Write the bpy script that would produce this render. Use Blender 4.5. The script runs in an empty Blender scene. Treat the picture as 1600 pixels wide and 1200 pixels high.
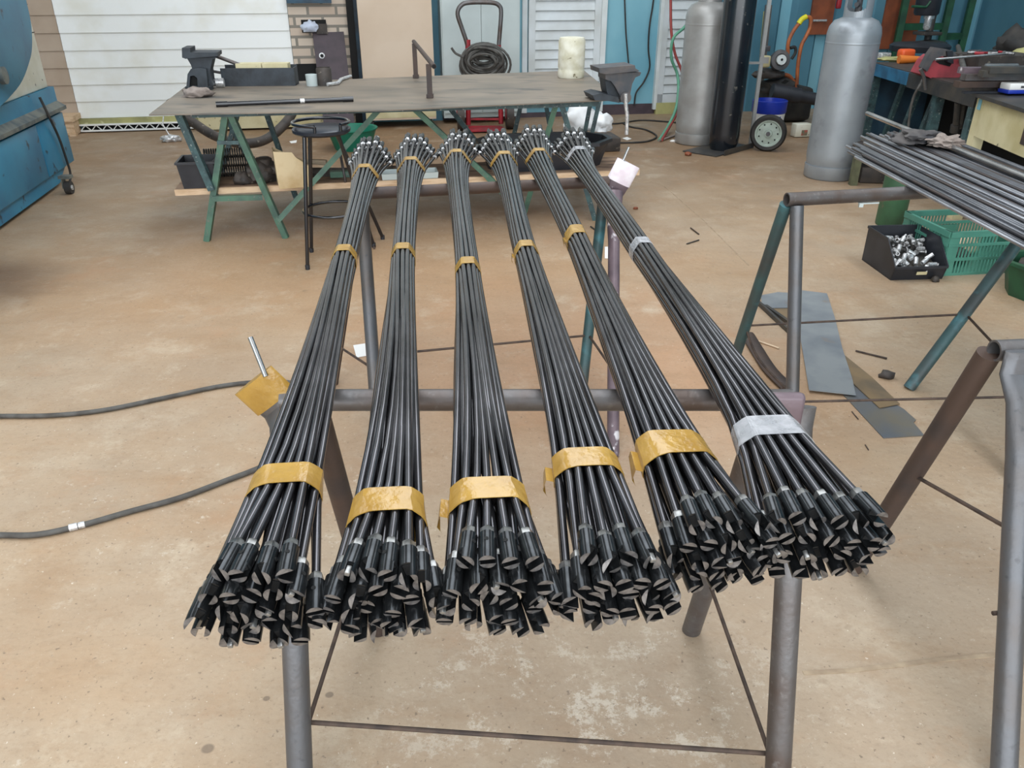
import bpy, bmesh, math, random
from mathutils import Vector, Matrix, noise
random.seed(7)
C = bpy.context.scene.collection
R = math.radians
V = Vector

# ---------------------------------------------------------------- camera, sky, light, exposure
FPX, PITCH, CAMH = 1230.0, R(27.5), 1.40
cam_d = bpy.data.cameras.new('camera'); cam = bpy.data.objects.new('camera', cam_d); C.objects.link(cam)
cam_d.sensor_fit = 'HORIZONTAL'; cam_d.sensor_width = 36.0; cam_d.lens = 36.0 * FPX / 1600.0
cam_d.clip_start = 0.05; cam_d.clip_end = 100
cam.location = (0, 0, CAMH); cam.rotation_euler = (math.pi / 2 - PITCH, 0, 0)
bpy.context.scene.camera = cam
vs = bpy.context.scene.view_settings
vs.view_transform = 'Standard'; vs.look = 'None'; vs.gamma = 1.0; vs.use_curve_mapping = False
vs.exposure = 0.95
w = bpy.data.worlds.new('overcast_sky'); bpy.context.scene.world = w; w.use_nodes = True
bg = w.node_tree.nodes['Background']; bg.inputs[0].default_value = (0.90, 0.95, 1.0, 1); bg.inputs[1].default_value = 2.3

def portal(loc, rot, sx, sy):
    l = bpy.data.lights.new('daylight_opening', 'AREA'); l.shape = 'RECTANGLE'; l.size = sx; l.size_y = sy
    l.cycles.is_portal = True
    o = bpy.data.objects.new('daylight_opening', l); C.objects.link(o); o.location = loc; o.rotation_euler = rot
    return o

# room extents (world frame, roughly)
X0, X1, YF, ZC = -5.6, 5.4, -4.0, 4.4
SKY = [(-4.3, -3.3), (-1.2, 1.2), (3.3, 4.3)]        # roof strips open to the sky, middle one added for rod highlights (x ranges)
for a, b in SKY: portal(((a + b) / 2, 3.2, ZC + .05), (0, 0, 0), b - a, 9.6)
portal((-.2, YF - .02, 1.9), (R(90), 0, 0), 10.4, 3.8)

# ---------------------------------------------------------------- geometry helpers
FW = V((0, math.cos(PITCH), -math.sin(PITCH))); UP = V((0, math.sin(PITCH), math.cos(PITCH)))
O = V((0, 0, CAMH))
def ray(u, v): return V(((u - 800) / FPX, 0, 0)) + UP * ((600 - v) / FPX) + FW
def P(u, v, z=0.0):
    d = ray(u, v); return O + d * ((z - CAMH) / d.z)
def PL(u, v, c, m=0.19):                 # vertical plane Y = c + m X
    d = ray(u, v); return O + d * (c / (d.y - m * d.x))
def px(p):
    q = V(p) - O; zc = q.dot(FW); return 800 + FPX * q.x / zc, 600 - FPX * q.dot(UP) / zc
def onv(A, B, v):                        # point of segment AB seen at picture height v
    A, B = V(A), V(B); lo, hi = 0.0, 1.0; s = 1 if px(B)[1] > px(A)[1] else -1
    for _ in range(30):
        m = (lo + hi) / 2
        if (px(A.lerp(B, m))[1] - v) * s < 0: lo = m
        else: hi = m
    return A.lerp(B, (lo + hi) / 2)

class MB:
    def __init__(s, M=None): s.v = []; s.f = []; s.mi = []; s.M = M; s.k = 0
    def add(s, vs_, fs):
        n = len(s.v)
        s.v += [(s.M @ V(p)) if s.M else V(p) for p in vs_]
        s.f += [tuple(n + i for i in f) for f in fs]; s.mi += [s.k] * len(fs); return s
    def box(s, c, size, rz=0, Mx=None, b=0):
        hx, hy, hz = [q / 2 for q in size]
        Mx = Mx or (Matrix.Translation(V(c)) @ Matrix.Rotation(rz, 4, 'Z'))
        if b:
            bm = bmesh.new(); bmesh.ops.create_cube(bm, size=1)
            for q in bm.verts: q.co = V((q.co.x * hx * 2, q.co.y * hy * 2, q.co.z * hz * 2))
            bmesh.ops.bevel(bm, geom=bm.edges[:], offset=b, segments=2, profile=.5, affect='EDGES')
            return s.bm(bm, Mx)
        p = [V((x, y, z)) for z in (-hz, hz) for x, y in ((-hx, -hy), (hx, -hy), (hx, hy), (-hx, hy))]
        return s.add([Mx @ q for q in p], [(3, 2, 1, 0), (4, 5, 6, 7), (0, 1, 5, 4), (1, 2, 6, 5), (2, 3, 7, 6), (3, 0, 4, 7)])
    def box2(s, a, b_, b=0):
        a, b_ = V(a), V(b_); return s.box((a + b_) / 2, [abs(q) for q in (b_ - a)], b=b)
    def bm(s, bm, Mx=None):
        bm.verts.index_update()
        s.add([(Mx @ q.co) if Mx else q.co.copy() for q in bm.verts], [tuple(x.index for x in f.verts) for f in bm.faces]); bm.free(); return s
    def rings(s, rings, closed=False, cap=True):
        n = len(rings[0]); vs_ = [p for r in rings for p in r]; fs = []; m = len(rings)
        for i in range(m if closed else m - 1):
            a, b = i * n, ((i + 1) % m) * n
            for j in range(n): fs.append((a + j, a + (j + 1) % n, b + (j + 1) % n, b + j))
        if cap and not closed: fs += [tuple(range(n))[::-1], tuple((m - 1) * n + j for j in range(n))]
        return s.add(vs_, fs)
    def tube(s, path, r, n=10, cap=True, closed=False, ref=None, flat=None):
        path = [V(p) for p in path]; m = len(path); out = []
        pu = None
        for i, p in enumerate(path):
            if closed: t = path[(i + 1) % m] - path[i - 1]
            else: t = path[min(i + 1, m - 1)] - path[max(i - 1, 0)]
            t.normalize()
            if ref is not None: a = V(ref)
            elif pu is not None: a = pu
            else: a = V((0, 0, 1)) if abs(t.z) < .9 else V((1, 0, 0))
            x = (a - t * a.dot(t)).normalized(); y = t.cross(x); pu = x
            rr = r[i] if isinstance(r, list) else r
            ra, rb = rr if isinstance(rr, (list, tuple)) else (rr, rr)
            out.append([p + x * (ra * math.cos(2 * math.pi * k / n)) + y * (rb * math.sin(2 * math.pi * k / n)) for k in range(n)])
        return s.rings(out, closed=closed, cap=cap)
    def bar(s, a, b, w_, h, ref=(0, 0, 1)):     # rectangular bar: w_ across, h along ref
        a, b = V(a), V(b); t = (b - a).normalized(); x = V(ref); x = (x - t * x.dot(t)).normalized(); y = t.cross(x)
        q = [[p + x * (h / 2 * i) + y * (w_ / 2 * j) for i, j in ((1, 1), (1, -1), (-1, -1), (-1, 1))] for p in (a, b)]
        return s.rings(q)
    def angle(s, a, b, w_, ref=(0, -1, 0), t_=.005):   # L-profile
        a, b = V(a), V(b); t = (b - a).normalized(); x = V(ref); x = (x - t * x.dot(t)).normalized(); y = t.cross(x)
        pr = [(0, 0), (w_, 0), (w_, t_), (t_, t_), (t_, w_), (0, w_)]
        q = [[p - x * i + y * (j - w_ / 2) for i, j in [(jj, ii) for ii, jj in pr]] for p in (a, b)]
        return s.rings(q)
    def lathe(s, prof, c=(0, 0, 0), n=24, Mx=None, cap=True):
        rg = []
        for r_, z in prof:
            pts = [V((r_ * math.cos(2 * math.pi * k / n), r_ * math.sin(2 * math.pi * k / n), z)) for k in range(n)]
            rg.append([(Mx @ p) if Mx else p + V(c) for p in pts])
        return s.rings(rg, cap=cap)
    def prism(s, poly, d):                       # planar polygon extruded along vector d
        d = V(d); a = [V(p) for p in poly]; return s.rings([a, [p + d for p in a]])
    def build(s, name, m, parent=None, loc=None, sm=47, smooth=True):
        me = bpy.data.meshes.new(name)
        if parent is not None: base = wloc(parent)
        elif loc is not None: base = V(loc)
        else:
            xs = [p.x for p in s.v]; ys = [p.y for p in s.v]; zs = [p.z for p in s.v]
            base = V(((min(xs) + max(xs)) / 2, (min(ys) + max(ys)) / 2, min(zs)))
        off = base if (parent is not None or loc is None) else V((0, 0, 0))
        if loc is not None and parent is None: off = base
        me.from_pydata([p - off for p in s.v], [], s.f)
        for q in (m if isinstance(m, (list, tuple)) else [m]): me.materials.append(q)
        me.polygons.foreach_set('material_index', s.mi)
        bm = bmesh.new(); bm.from_mesh(me); bmesh.ops.recalc_face_normals(bm, faces=bm.faces); bm.to_mesh(me); bm.free()
        if smooth:
            me.shade_smooth(); me.set_sharp_from_angle(angle=R(sm))
        o = bpy.data.objects.new(name, me); C.objects.link(o)
        if parent is not None: o.parent = parent
        else: o.location = base
        return o

WL = {}
def wloc(o):
    p = V((0, 0, 0))
    while o is not None: p = p + V(o.location); o = o.parent
    return p
def tag(o, label=None, cat=None, group=None, kind=None):
    if label: o['label'] = label
    if cat: o['category'] = cat
    if group: o['group'] = group
    if kind: o['kind'] = kind
    return o
def thing(name, label, cat, loc, group=None):
    o = bpy.data.objects.new(name, None); C.objects.link(o); o.location = loc; o.empty_display_size = .1
    return tag(o, label, cat, group)
def struct(o): o['kind'] = 'structure'; return o
def dup(o, parent=None):
    c = o.copy(); C.objects.link(c); c.parent = parent
    for ch in [x for x in bpy.data.objects if x.parent == o]: dup(ch, c)
    return c
def blob(c, size, seed, amp=.35, sub=3, fr=2.2, Mx=None):
    bm = bmesh.new(); bmesh.ops.create_icosphere(bm, subdivisions=sub, radius=1)
    for q in bm.verts:
        d = q.co.normalized(); k = 1 + amp * noise.fractal(d * fr + V((seed * 3.1, seed, 0)), 1, 2, 4)
        q.co = V((d.x * k * size[0], d.y * k * size[1], d.z * k * size[2]))
        if q.co.z < -size[2] * .55: q.co.z = -size[2] * .55
    T = Matrix.Translation(V(c) + V((0, 0, size[2] * .55))) @ (Mx or Matrix())
    for q in bm.verts: q.co = T @ q.co
    return bm
def cr(pts, n=6, closed=False):
    pts = [V(p) for p in pts]; out = []; m = len(pts)
    for i in range(m if closed else m - 1):
        if closed: a, b, c, d = pts[i - 1], pts[i], pts[(i + 1) % m], pts[(i + 2) % m]
        else: a, b, c, d = pts[max(i - 1, 0)], pts[i], pts[i + 1], pts[min(i + 2, m - 1)]
        for k in range(n):
            t = k / n
            out.append(.5 * ((2 * b) + (c - a) * t + (2 * a - 5 * b + 4 * c - d) * t * t + (-a + 3 * b - 3 * c + d) * t ** 3))
    if not closed: out.append(pts[-1])
    return out

# ---------------------------------------------------------------- materials
def s2l(c): return tuple(((x / 255) / 12.92 if x / 255 <= .04045 else ((x / 255 + .055) / 1.055) ** 2.4) for x in c)
def nod(nt, t, **k):
    n = nt.nodes.new(t)
    for a, b in k.items(): setattr(n, a, b)
    return n
def mat(name, c1, c2=None, rough=.6, metal=0.0, scale=6.0, lo=.4, hi=.65, bump=0.0, bscale=None, c3=None, s3=25, lo3=.62, hi3=.75, alpha=1.0, spec=.5, stretch=None, coat=0, trans=0):
    m = bpy.data.materials.new(name); m.use_nodes = True; nt = m.node_tree; b = nt.nodes['Principled BSDF']
    b.inputs['Base Color'].default_value = (*s2l(c1), 1); b.inputs['Roughness'].default_value = rough
    b.inputs['Metallic'].default_value = metal; b.inputs['Specular IOR Level'].default_value = spec
    if coat: b.inputs['Coat Weight'].default_value = coat; b.inputs['Coat Roughness'].default_value = .15
    if trans: b.inputs['Transmission Weight'].default_value = trans
    if alpha < 1: b.inputs['Alpha'].default_value = alpha
    tc = nod(nt, 'ShaderNodeTexCoord'); vec = tc.outputs['Object']
    if stretch:
        mp = nod(nt, 'ShaderNodeMapping'); mp.inputs['Scale'].default_value = stretch
        nt.links.new(vec, mp.inputs[0]); vec = mp.outputs[0]
    def nz(sc, lo_, hi_, det=6):
        n = nod(nt, 'ShaderNodeTexNoise'); n.inputs['Scale'].default_value = sc; n.inputs['Detail'].default_value = det
        nt.links.new(vec, n.inputs['Vector']); r = nod(nt, 'ShaderNodeMapRange')
        r.inputs['From Min'].default_value = lo_; r.inputs['From Max'].default_value = hi_; nt.links.new(n.outputs[0], r.inputs['Value']); return n, r.outputs[0]
    col = None
    if c2:
        n, fac = nz(scale, lo, hi); mx = nod(nt, 'ShaderNodeMix', data_type='RGBA')
        mx.inputs[6].default_value = (*s2l(c1), 1); mx.inputs[7].default_value = (*s2l(c2), 1); nt.links.new(fac, mx.inputs[0]); col = mx.outputs[2]
    if c3:
        n, fac = nz(s3, lo3, hi3); mx = nod(nt, 'ShaderNodeMix', data_type='RGBA')
        if col: nt.links.new(col, mx.inputs[6])
        else: mx.inputs[6].default_value = (*s2l(c1), 1)
        mx.inputs[7].default_value = (*s2l(c3), 1); nt.links.new(fac, mx.inputs[0]); col = mx.outputs[2]
    if col: nt.links.new(col, b.inputs['Base Color'])
    if bump:
        n = nod(nt, 'ShaderNodeTexNoise'); n.inputs['Scale'].default_value = bscale or scale * 3; n.inputs['Detail'].default_value = 5
        nt.links.new(vec, n.inputs['Vector']); bp = nod(nt, 'ShaderNodeBump'); bp.inputs['Strength'].default_value = bump; bp.inputs['Distance'].default_value = .01
        nt.links.new(n.outputs[0], bp.inputs['Height']); nt.links.new(bp.outputs[0], b.inputs['Normal'])
    return m

M = {}
M['rod'] = mat('oiled_black_steel', (92, 91, 94), (70, 69, 71), rough=.19, metal=.85, scale=9)
M['coupling'] = mat('blackened_coupling_steel', (64, 66, 68), (42, 44, 46), rough=.22, metal=.8, scale=40)
M['jaw'] = mat('machined_jaw_steel', (126, 122, 119), (76, 74, 74), rough=.35, metal=.5, scale=90)
M['nut'] = mat('bright_nut_steel', (222, 222, 222), (170, 170, 170), rough=.3, metal=.5, scale=90)
M['hex'] = mat('grey_hex_steel', (150, 150, 148), (96, 96, 95), rough=.3, metal=.75, scale=90)
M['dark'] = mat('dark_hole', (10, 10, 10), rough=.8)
M['pipe'] = mat('grey_steel_pipe', (104, 102, 102), (90, 78, 72), rough=.42, metal=.55, scale=9, c3=(122, 119, 117), s3=60, lo3=.6, hi3=.8, bump=.1, bscale=90)
M['pipe_b'] = mat('blued_steel_pipe', (100, 101, 104), (98, 92, 88), rough=.42, metal=.5, scale=7, c3=(82, 82, 84), s3=50, bump=.1, bscale=90)
M['pipe_brown'] = mat('rusty_brown_pipe', (82, 66, 58), (66, 58, 56), rough=.55, metal=.3, scale=9, bump=.1, bscale=90)
M['pipe_maroon'] = mat('maroon_primed_pipe', (116, 100, 106), (96, 82, 88), rough=.4, metal=.2, scale=14, c3=(215, 210, 212), s3=22, lo3=.63, hi3=.7, bump=.15, bscale=40)
M['pipe_teal'] = mat('teal_painted_pipe', (62, 92, 94), (68, 76, 76), rough=.45, metal=.2, scale=8, c3=(84, 140, 150), s3=10, lo3=.58, hi3=.75, bump=.1, bscale=80)
M['rust_rod'] = mat('rusty_rod', (88, 72, 62), (60, 50, 45), rough=.7, metal=.2, scale=30)
M['loose_rod'] = mat('plain_mill_steel_rod', (128, 130, 136), (86, 88, 92), rough=.28, metal=.8, scale=3)
M['loose_rod_bright'] = mat('bright_mill_steel_rod', (176, 178, 184), (130, 132, 138), rough=.28, metal=.85, scale=3)
M['loose_rod_dark'] = mat('dark_mill_steel_rod', (60, 60, 64), (86, 74, 68), rough=.4, metal=.7, scale=3)
M['bright_rod'] = mat('bright_drawn_steel', (186, 186, 186), (140, 140, 140), rough=.25, metal=.9, scale=4)
M['tape'] = mat('tan_packing_tape', (182, 144, 68), (158, 120, 50), rough=.2, scale=20, lo=.35, hi=.7, bump=.25, bscale=60, alpha=.93, stretch=(1, 1, 1), spec=.7)
M['tape_clear'] = mat('clear_packing_tape', (196, 198, 202), (232, 232, 236), rough=.2, scale=30, bump=.3, bscale=70, alpha=.42, spec=.9)
M['tape_white'] = mat('white_tape', (236, 230, 234), (222, 208, 216), rough=.4, scale=30, bump=.2, bscale=50)
M['green'] = mat('chipped_green_paint', (80, 116, 96), (66, 92, 82), rough=.5, scale=12, c3=(110, 112, 104), s3=60, lo3=.62, hi3=.68)
M['bluegreen'] = mat('worn_bluegreen_paint', (66, 94, 96), (50, 66, 70), rough=.5, scale=18, c3=(140, 150, 146), s3=70, lo3=.62, hi3=.68)
M['darksteel'] = mat('dark_bench_steel', (62, 62, 62), (84, 78, 70), rough=.5, metal=.3, scale=8, bump=.1, bscale=60)
M['sheet'] = mat('worn_steel_sheet', (138, 125, 110), (112, 104, 93), rough=.5, metal=.15, scale=2.2, lo=.35, hi=.65, c3=(84, 82, 78), s3=3.4, lo3=.55, hi3=.72, stretch=(1, 2.2, 1))
M['vise'] = mat('cast_vise_grey', (76, 78, 82), (98, 92, 90), rough=.55, metal=.3, scale=14, bump=.15, bscale=70)
M['vise_dark'] = mat('dark_cast_iron', (58, 64, 70), (46, 50, 54), rough=.6, metal=.2, scale=14, bump=.15, bscale=60)
M['wood'] = mat('raw_plank_wood', (216, 188, 156), (188, 156, 122), rough=.75, scale=9, stretch=(.4, 5, 5), bump=.1)
M['plank_top'] = mat('stained_plank_wood', (168, 138, 112), (100, 78, 64), rough=.8, scale=5, stretch=(1, 3, 3))
M['black'] = mat('black_plastic', (34, 36, 42), (46, 48, 54), rough=.45, scale=8)
M['black_gloss'] = mat('glossy_black_enamel', (20, 22, 28), rough=.2, coat=.5)
M['seat'] = mat('dark_vinyl_seat', (32, 38, 48), rough=.35)
M['white'] = mat('white_enamel', (214, 220, 220), (196, 200, 196), rough=.45, scale=3)
M['cab'] = mat('grey_white_cabinet_paint', (190, 200, 198), (176, 186, 184), rough=.4, scale=2)
M['louver'] = mat('white_louver_paint', (206, 212, 214), (190, 194, 192), rough=.5, scale=3)
M['slat'] = mat('white_cladding', (240, 242, 240), (226, 224, 212), rough=.5, scale=2.5, lo=.5, hi=.75)
M['slat_beige'] = mat('beige_cladding', (178, 160, 142), (166, 146, 126), rough=.6, scale=2.5)
M['cream'] = mat('cream_enamel', (206, 186, 164), (196, 174, 150), rough=.45, scale=2)
M['cream2'] = mat('yellowed_cream_paint', (206, 196, 158), (184, 172, 128), rough=.55, scale=5, c3=(96, 90, 70), s3=18, lo3=.66, hi3=.72)
M['cream3'] = mat('chipped_cream_paint', (224, 222, 206), (208, 204, 182), rough=.55, scale=5, c3=(80, 76, 60), s3=22, lo3=.68, hi3=.72)
M['wallblue'] = mat('blue_wall_paint', (128, 180, 194), (110, 166, 184), rough=.6, scale=1.4)
M['wallblue_d'] = mat('deep_blue_wall_paint', (84, 132, 150), (66, 112, 130), rough=.6, scale=1.2)
M['post'] = mat('dark_blue_post_paint', (44, 78, 98), (34, 46, 58), rough=.55, scale=5)
M['machine'] = mat('machine_blue_paint', (44, 128, 160), (36, 106, 140), rough=.42, scale=3, lo=.4, hi=.7, c3=(24, 44, 60), s3=11, lo3=.64, hi3=.72)
M['machine_d'] = mat('worn_machine_edge', (110, 112, 104), (70, 80, 84), rough=.6, scale=12)
M['gas'] = mat('silver_cylinder_paint', (154, 160, 165), (142, 148, 153), rough=.38, metal=.35, scale=5, c3=(122, 126, 130), s3=9, lo3=.6, hi3=.8, bump=.03, bscale=60)
M['gas2'] = mat('dull_silver_paint', (162, 162, 160), (144, 142, 138), rough=.42, metal=.3, scale=5)
M['gasblack'] = mat('glossy_black_cylinder_paint', (18, 22, 28), (26, 32, 38), rough=.24, scale=6, c3=(90, 88, 82), s3=26, lo3=.66, hi3=.72, coat=.4)
M['rubber'] = mat('black_rubber', (40, 39, 38), (58, 54, 50), rough=.75, scale=10)
M['rim'] = mat('pale_green_rim', (166, 180, 168), (146, 156, 146), rough=.55, scale=12)
M['bucketblue'] = mat('blue_lid_plastic', (28, 52, 158), rough=.35)
M['orange'] = mat('orange_tube_paint', (176, 98, 52), (136, 76, 46), rough=.5, scale=12)
M['yellow'] = mat('yellow_grip', (216, 206, 40), rough=.5)
M['red'] = mat('red_paint', (160, 34, 44), (120, 30, 38), rough=.5, scale=10)
M['redvise'] = mat('faded_red_paint', (176, 70, 78), (140, 60, 66), rough=.55, scale=10)
M['hose'] = mat('grey_cable_rubber', (86, 84, 80), (64, 60, 56), rough=.7, scale=20)
M['hosegreen'] = mat('green_hose', (96, 156, 128), rough=.5)
M['hosered'] = mat('red_hose', (150, 62, 56), rough=.5)
M['crate'] = mat('green_crate_plastic', (84, 146, 128), (68, 122, 106), rough=.45, scale=4)
M['greencyl'] = mat('green_cylinder_paint', (58, 98, 68), (50, 80, 58), rough=.5, scale=7, c3=(120, 96, 80), s3=10, lo3=.6, hi3=.7)
M['fitting'] = mat('zinc_fitting', (150, 150, 150), (90, 88, 86), rough=.3, metal=.85, scale=60)
M['scrap'] = mat('blued_scrap_sheet', (142, 146, 148), (116, 122, 128), rough=.4, metal=.2, scale=5, c3=(140, 124, 108), s3=8, lo3=.6, hi3=.75)
M['scrap_d'] = mat('dark_scrap_sheet', (104, 108, 114), (118, 112, 100), rough=.4, metal=.25, scale=5)
M['scrap_b'] = mat('brown_scrap_sheet', (140, 118, 88), (112, 98, 80), rough=.45, metal=.3, scale=7)
M['rust_plate'] = mat('dark_primer_plate', (76, 64, 70), (64, 54, 60), rough=.6, scale=9)
M['tan_plastic'] = mat('stained_jerrycan_plastic', (210, 190, 152), (184, 156, 112), rough=.5, scale=7)
M['jug'] = mat('grubby_white_jug', (224, 221, 204), (200, 194, 168), rough=.5, scale=14, c3=(120, 110, 84), s3=30, lo3=.66, hi3=.7)
M['rag'] = mat('grimy_grey_rag', (92, 88, 86), (52, 52, 56), rough=.95, scale=10, bump=.4, bscale=30)
M['rag_l'] = mat('beige_rag', (150, 138, 130), (120, 108, 100), rough=.95, scale=14, bump=.4, bscale=30)
M['bag'] = mat('white_plastic_bag', (235, 236, 236), rough=.45, bump=.3, bscale=20)
M['cloth_b'] = mat('pale_blue_rag', (198, 206, 222), (170, 176, 190), rough=.9, scale=12)
M['paper'] = mat('white_paper', (232, 230, 226), rough=.8)
M['grimebox'] = mat('oily_iron', (70, 62, 56), (48, 44, 42), rough=.6, scale=12, c3=(120, 112, 100), s3=24, lo3=.64, hi3=.7)
M['board'] = mat('brown_tool_board', (138, 74, 44), (112, 60, 38), rough=.6, scale=6)
M['greenframe'] = mat('dark_green_frame_paint', (34, 84, 56), (26, 62, 44), rough=.5, scale=8)
M['teal_basin'] = mat('teal_basin_plastic', (18, 116, 92), rough=.45)
M['brightorange'] = mat('bright_orange_plastic', (228, 92, 40), rough=.4)
M['tool_orange'] = mat('amber_tool_handle', (222, 122, 44), rough=.45)
M['benchblue'] = mat('blue_bench_paint', (42, 112, 150), (34, 86, 118), rough=.5, scale=8)
M['yellowbeam'] = mat('mossy_yellow_beam', (176, 172, 116), (142, 140, 96), rough=.8, scale=5, c3=(200, 198, 160), s3=12)
M['sticker'] = mat('red_sticker', (176, 92, 78), (96, 120, 96), rough=.6, scale=30)
M['chipwood'] = mat('pale_wood_chip', (214, 190, 160), rough=.8)

def brick_mat():
    m = bpy.data.materials.new('sand_lime_brickwork'); m.use_nodes = True; nt = m.node_tree; b = nt.nodes['Principled BSDF']; b.inputs['Roughness'].default_value = .85
    tc = nod(nt, 'ShaderNodeTexCoord'); mp = nod(nt, 'ShaderNodeMapping'); mp.inputs['Rotation'].default_value = (R(90), 0, 0)
    br = nod(nt, 'ShaderNodeTexBrick'); br.inputs['Scale'].default_value = 1.0
    br.inputs['Color1'].default_value = (*s2l((212, 198, 182)), 1); br.inputs['Color2'].default_value = (*s2l((190, 170, 152)), 1)
    br.inputs['Mortar'].default_value = (*s2l((136, 130, 120)), 1); br.inputs['Mortar Size'].default_value = .014
    br.inputs['Brick Width'].default_value = .275; br.inputs['Row Height'].default_value = .094
    nt.links.new(tc.outputs['Object'], mp.inputs[0]); nt.links.new(mp.outputs[0], br.inputs['Vector']); nt.links.new(br.outputs[0], b.inputs['Base Color'])
    return m
M['brick'] = brick_mat()

def floor_mat():
    m = bpy.data.materials.new('stained_concrete'); m.use_nodes = True; nt = m.node_tree; L = nt.links.new
    b = nt.nodes['Principled BSDF']; b.inputs['Specular IOR Level'].default_value = .45
    tc = nod(nt, 'ShaderNodeTexCoord'); vec = tc.outputs['Object']
    def nz(sc, lo, hi, det=8, st=None, rgh=.6, off=0):
        v_ = vec
        mp = nod(nt, 'ShaderNodeMapping'); mp.inputs['Scale'].default_value = st or (1, 1, 1); mp.inputs['Location'].default_value = (off, off * .7, 0); L(vec, mp.inputs[0]); v_ = mp.outputs[0]
        n = nod(nt, 'ShaderNodeTexNoise'); n.inputs['Scale'].default_value = sc; n.inputs['Detail'].default_value = det; n.inputs['Roughness'].default_value = rgh
        L(v_, n.inputs['Vector']); r = nod(nt, 'ShaderNodeMapRange'); r.inputs['From Min'].default_value = lo; r.inputs['From Max'].default_value = hi; L(n.outputs[0], r.inputs['Value']); return r.outputs[0]
    def mix(a, c, fac, k=1.0):
        mx = nod(nt, 'ShaderNodeMix', data_type='RGBA')
        if isinstance(a, tuple): mx.inputs[6].default_value = (*s2l(a), 1)
        else: L(a, mx.inputs[6])
        mx.inputs[7].default_value = (*s2l(c), 1)
        if k != 1.0:
            mm = nod(nt, 'ShaderNodeMath', operation='MULTIPLY'); mm.inputs[1].default_value = k; L(fac, mm.inputs[0]); fac = mm.outputs[0]
        L(fac, mx.inputs[0]); return mx.outputs[2]
    def mul(a, b_):
        mm = nod(nt, 'ShaderNodeMath', operation='MULTIPLY'); L(a, mm.inputs[0]); L(b_, mm.inputs[1]); return mm.outputs[0]
    def spot(cx, cy, rx, ry, wob=.5, soft=.25):        # a stain, or painted shade, with a ragged border at a place on the floor
        mp = nod(nt, 'ShaderNodeMapping'); mp.inputs['Location'].default_value = (-cx / rx, -cy / ry, 0); mp.inputs['Scale'].default_value = (1 / rx, 1 / ry, 0); L(vec, mp.inputs[0])
        ln = nod(nt, 'ShaderNodeVectorMath', operation='LENGTH'); L(mp.outputs[0], ln.inputs[0])
        n = nod(nt, 'ShaderNodeTexNoise'); n.inputs['Scale'].default_value = 2.2; n.inputs['Detail'].default_value = 8; L(vec, n.inputs['Vector'])
        ad = nod(nt, 'ShaderNodeMath', operation='MULTIPLY_ADD'); ad.inputs[1].default_value = wob * 2; L(n.outputs[0], ad.inputs[0]); L(ln.outputs['Value'], ad.inputs[2])
        r = nod(nt, 'ShaderNodeMapRange'); r.inputs['From Min'].default_value = 1 + wob + (.25 if soft == .25 else 0); r.inputs['From Max'].default_value = wob + (.25 if soft == .25 else .7); L(ad.outputs[0], r.inputs['Value']); return r.outputs[0]
    col = mix((180, 160, 136), (164, 142, 118), nz(1.3, .38, .62, rgh=.7))
    col = mix(col, (176, 142, 106), nz(.8, .45, .68, st=(1, 1.4, 1), off=3, rgh=.7), .55)
    col = mix(col, (170, 132, 94), spot(-1.0, 4.0, 2.6, 1.2), .65)            # rusty earth tracked in
    col = mix(col, (184, 138, 102), spot(.25, 2.8, 1.0, .9), .6)
    col = mix(col, (122, 94, 66), spot(-.6, 7.6, 5.5, 2.5, .4), .95)
    col = mix(col, (158, 142, 124), spot(1.5, 1.3, 1.6, 1.0), .5)
    col = mix(col, (150, 118, 86), nz(2.8, .5, .72, st=(1, 2, 1), off=21, det=12, rgh=.75), .55)
    col = mix(col, (206, 191, 168), nz(4.5, .56, .72, off=31, det=12, rgh=.8), .5)
    col = mix(col, (203, 188, 166), nz(2.6, .54, .74, off=9, det=12, rgh=.75), .6)
    col = mix(col, (74, 54, 42), spot(-3.15, 3.75, .75, .55, .5), .85)        # machine's shadow painted into the floor colour
    col = mix(col, (214, 204, 188), mul(spot(.15, 1.2, .6, .3), nz(8, .53, .57, off=5, det=12, rgh=.85)), .6)   # scraped plaster
    col = mix(col, (212, 202, 186), mul(spot(-.6, 1.9, 1.3, .5), nz(13, .58, .62, off=2, det=12, rgh=.8)), .5)
    col = mix(col, (210, 200, 184), nz(17, .62, .66, off=12, det=12, rgh=.8), .45)
    col = mix(col, (126, 104, 84), nz(22, .6, .68, off=15, det=12, rgh=.8), .5)
    col = mix(col, (96, 80, 66), nz(70, .64, .70, det=3), .6)
    col = mix(col, (222, 212, 196), nz(90, .68, .73, det=3, off=4), .7)
    col = mix(col, (118, 98, 78), nz(9, .66, .74, off=7, det=12), .4)
    col = mix(col, (134, 112, 90), nz(55, .52, .72, off=41, det=12, rgh=.8, st=(1, 1.5, 1)), .55)
    col = mix(col, (216, 203, 182), nz(42, .58, .74, off=45, det=12, rgh=.8, st=(1, 1.6, 1)), .5)
    col = mix(col, (178, 132, 94), nz(1.9, .55, .72, off=51, det=12, rgh=.75), .5)
    for x_, y_, r_ in ((-.40, 1.215, .014), (-.535, 1.205, .012), (-.455, 1.10, .018), (-.62, 1.08, .02), (-.43, 1.58, .011)):
        col = mix(col, (92, 78, 66), spot(x_, y_, r_ * .8, r_ * .7, .35, .1), .6)
    L(col, b.inputs['Base Color'])
    rr = nod(nt, 'ShaderNodeMapRange'); rr.inputs['To Min'].default_value = .38; rr.inputs['To Max'].default_value = .72; L(nz(3, .3, .7), rr.inputs['Value']); L(rr.outputs[0], b.inputs['Roughness'])
    n = nod(nt, 'ShaderNodeTexNoise'); n.inputs['Scale'].default_value = 30; n.inputs['Detail'].default_value = 8; L(vec, n.inputs['Vector'])
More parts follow.
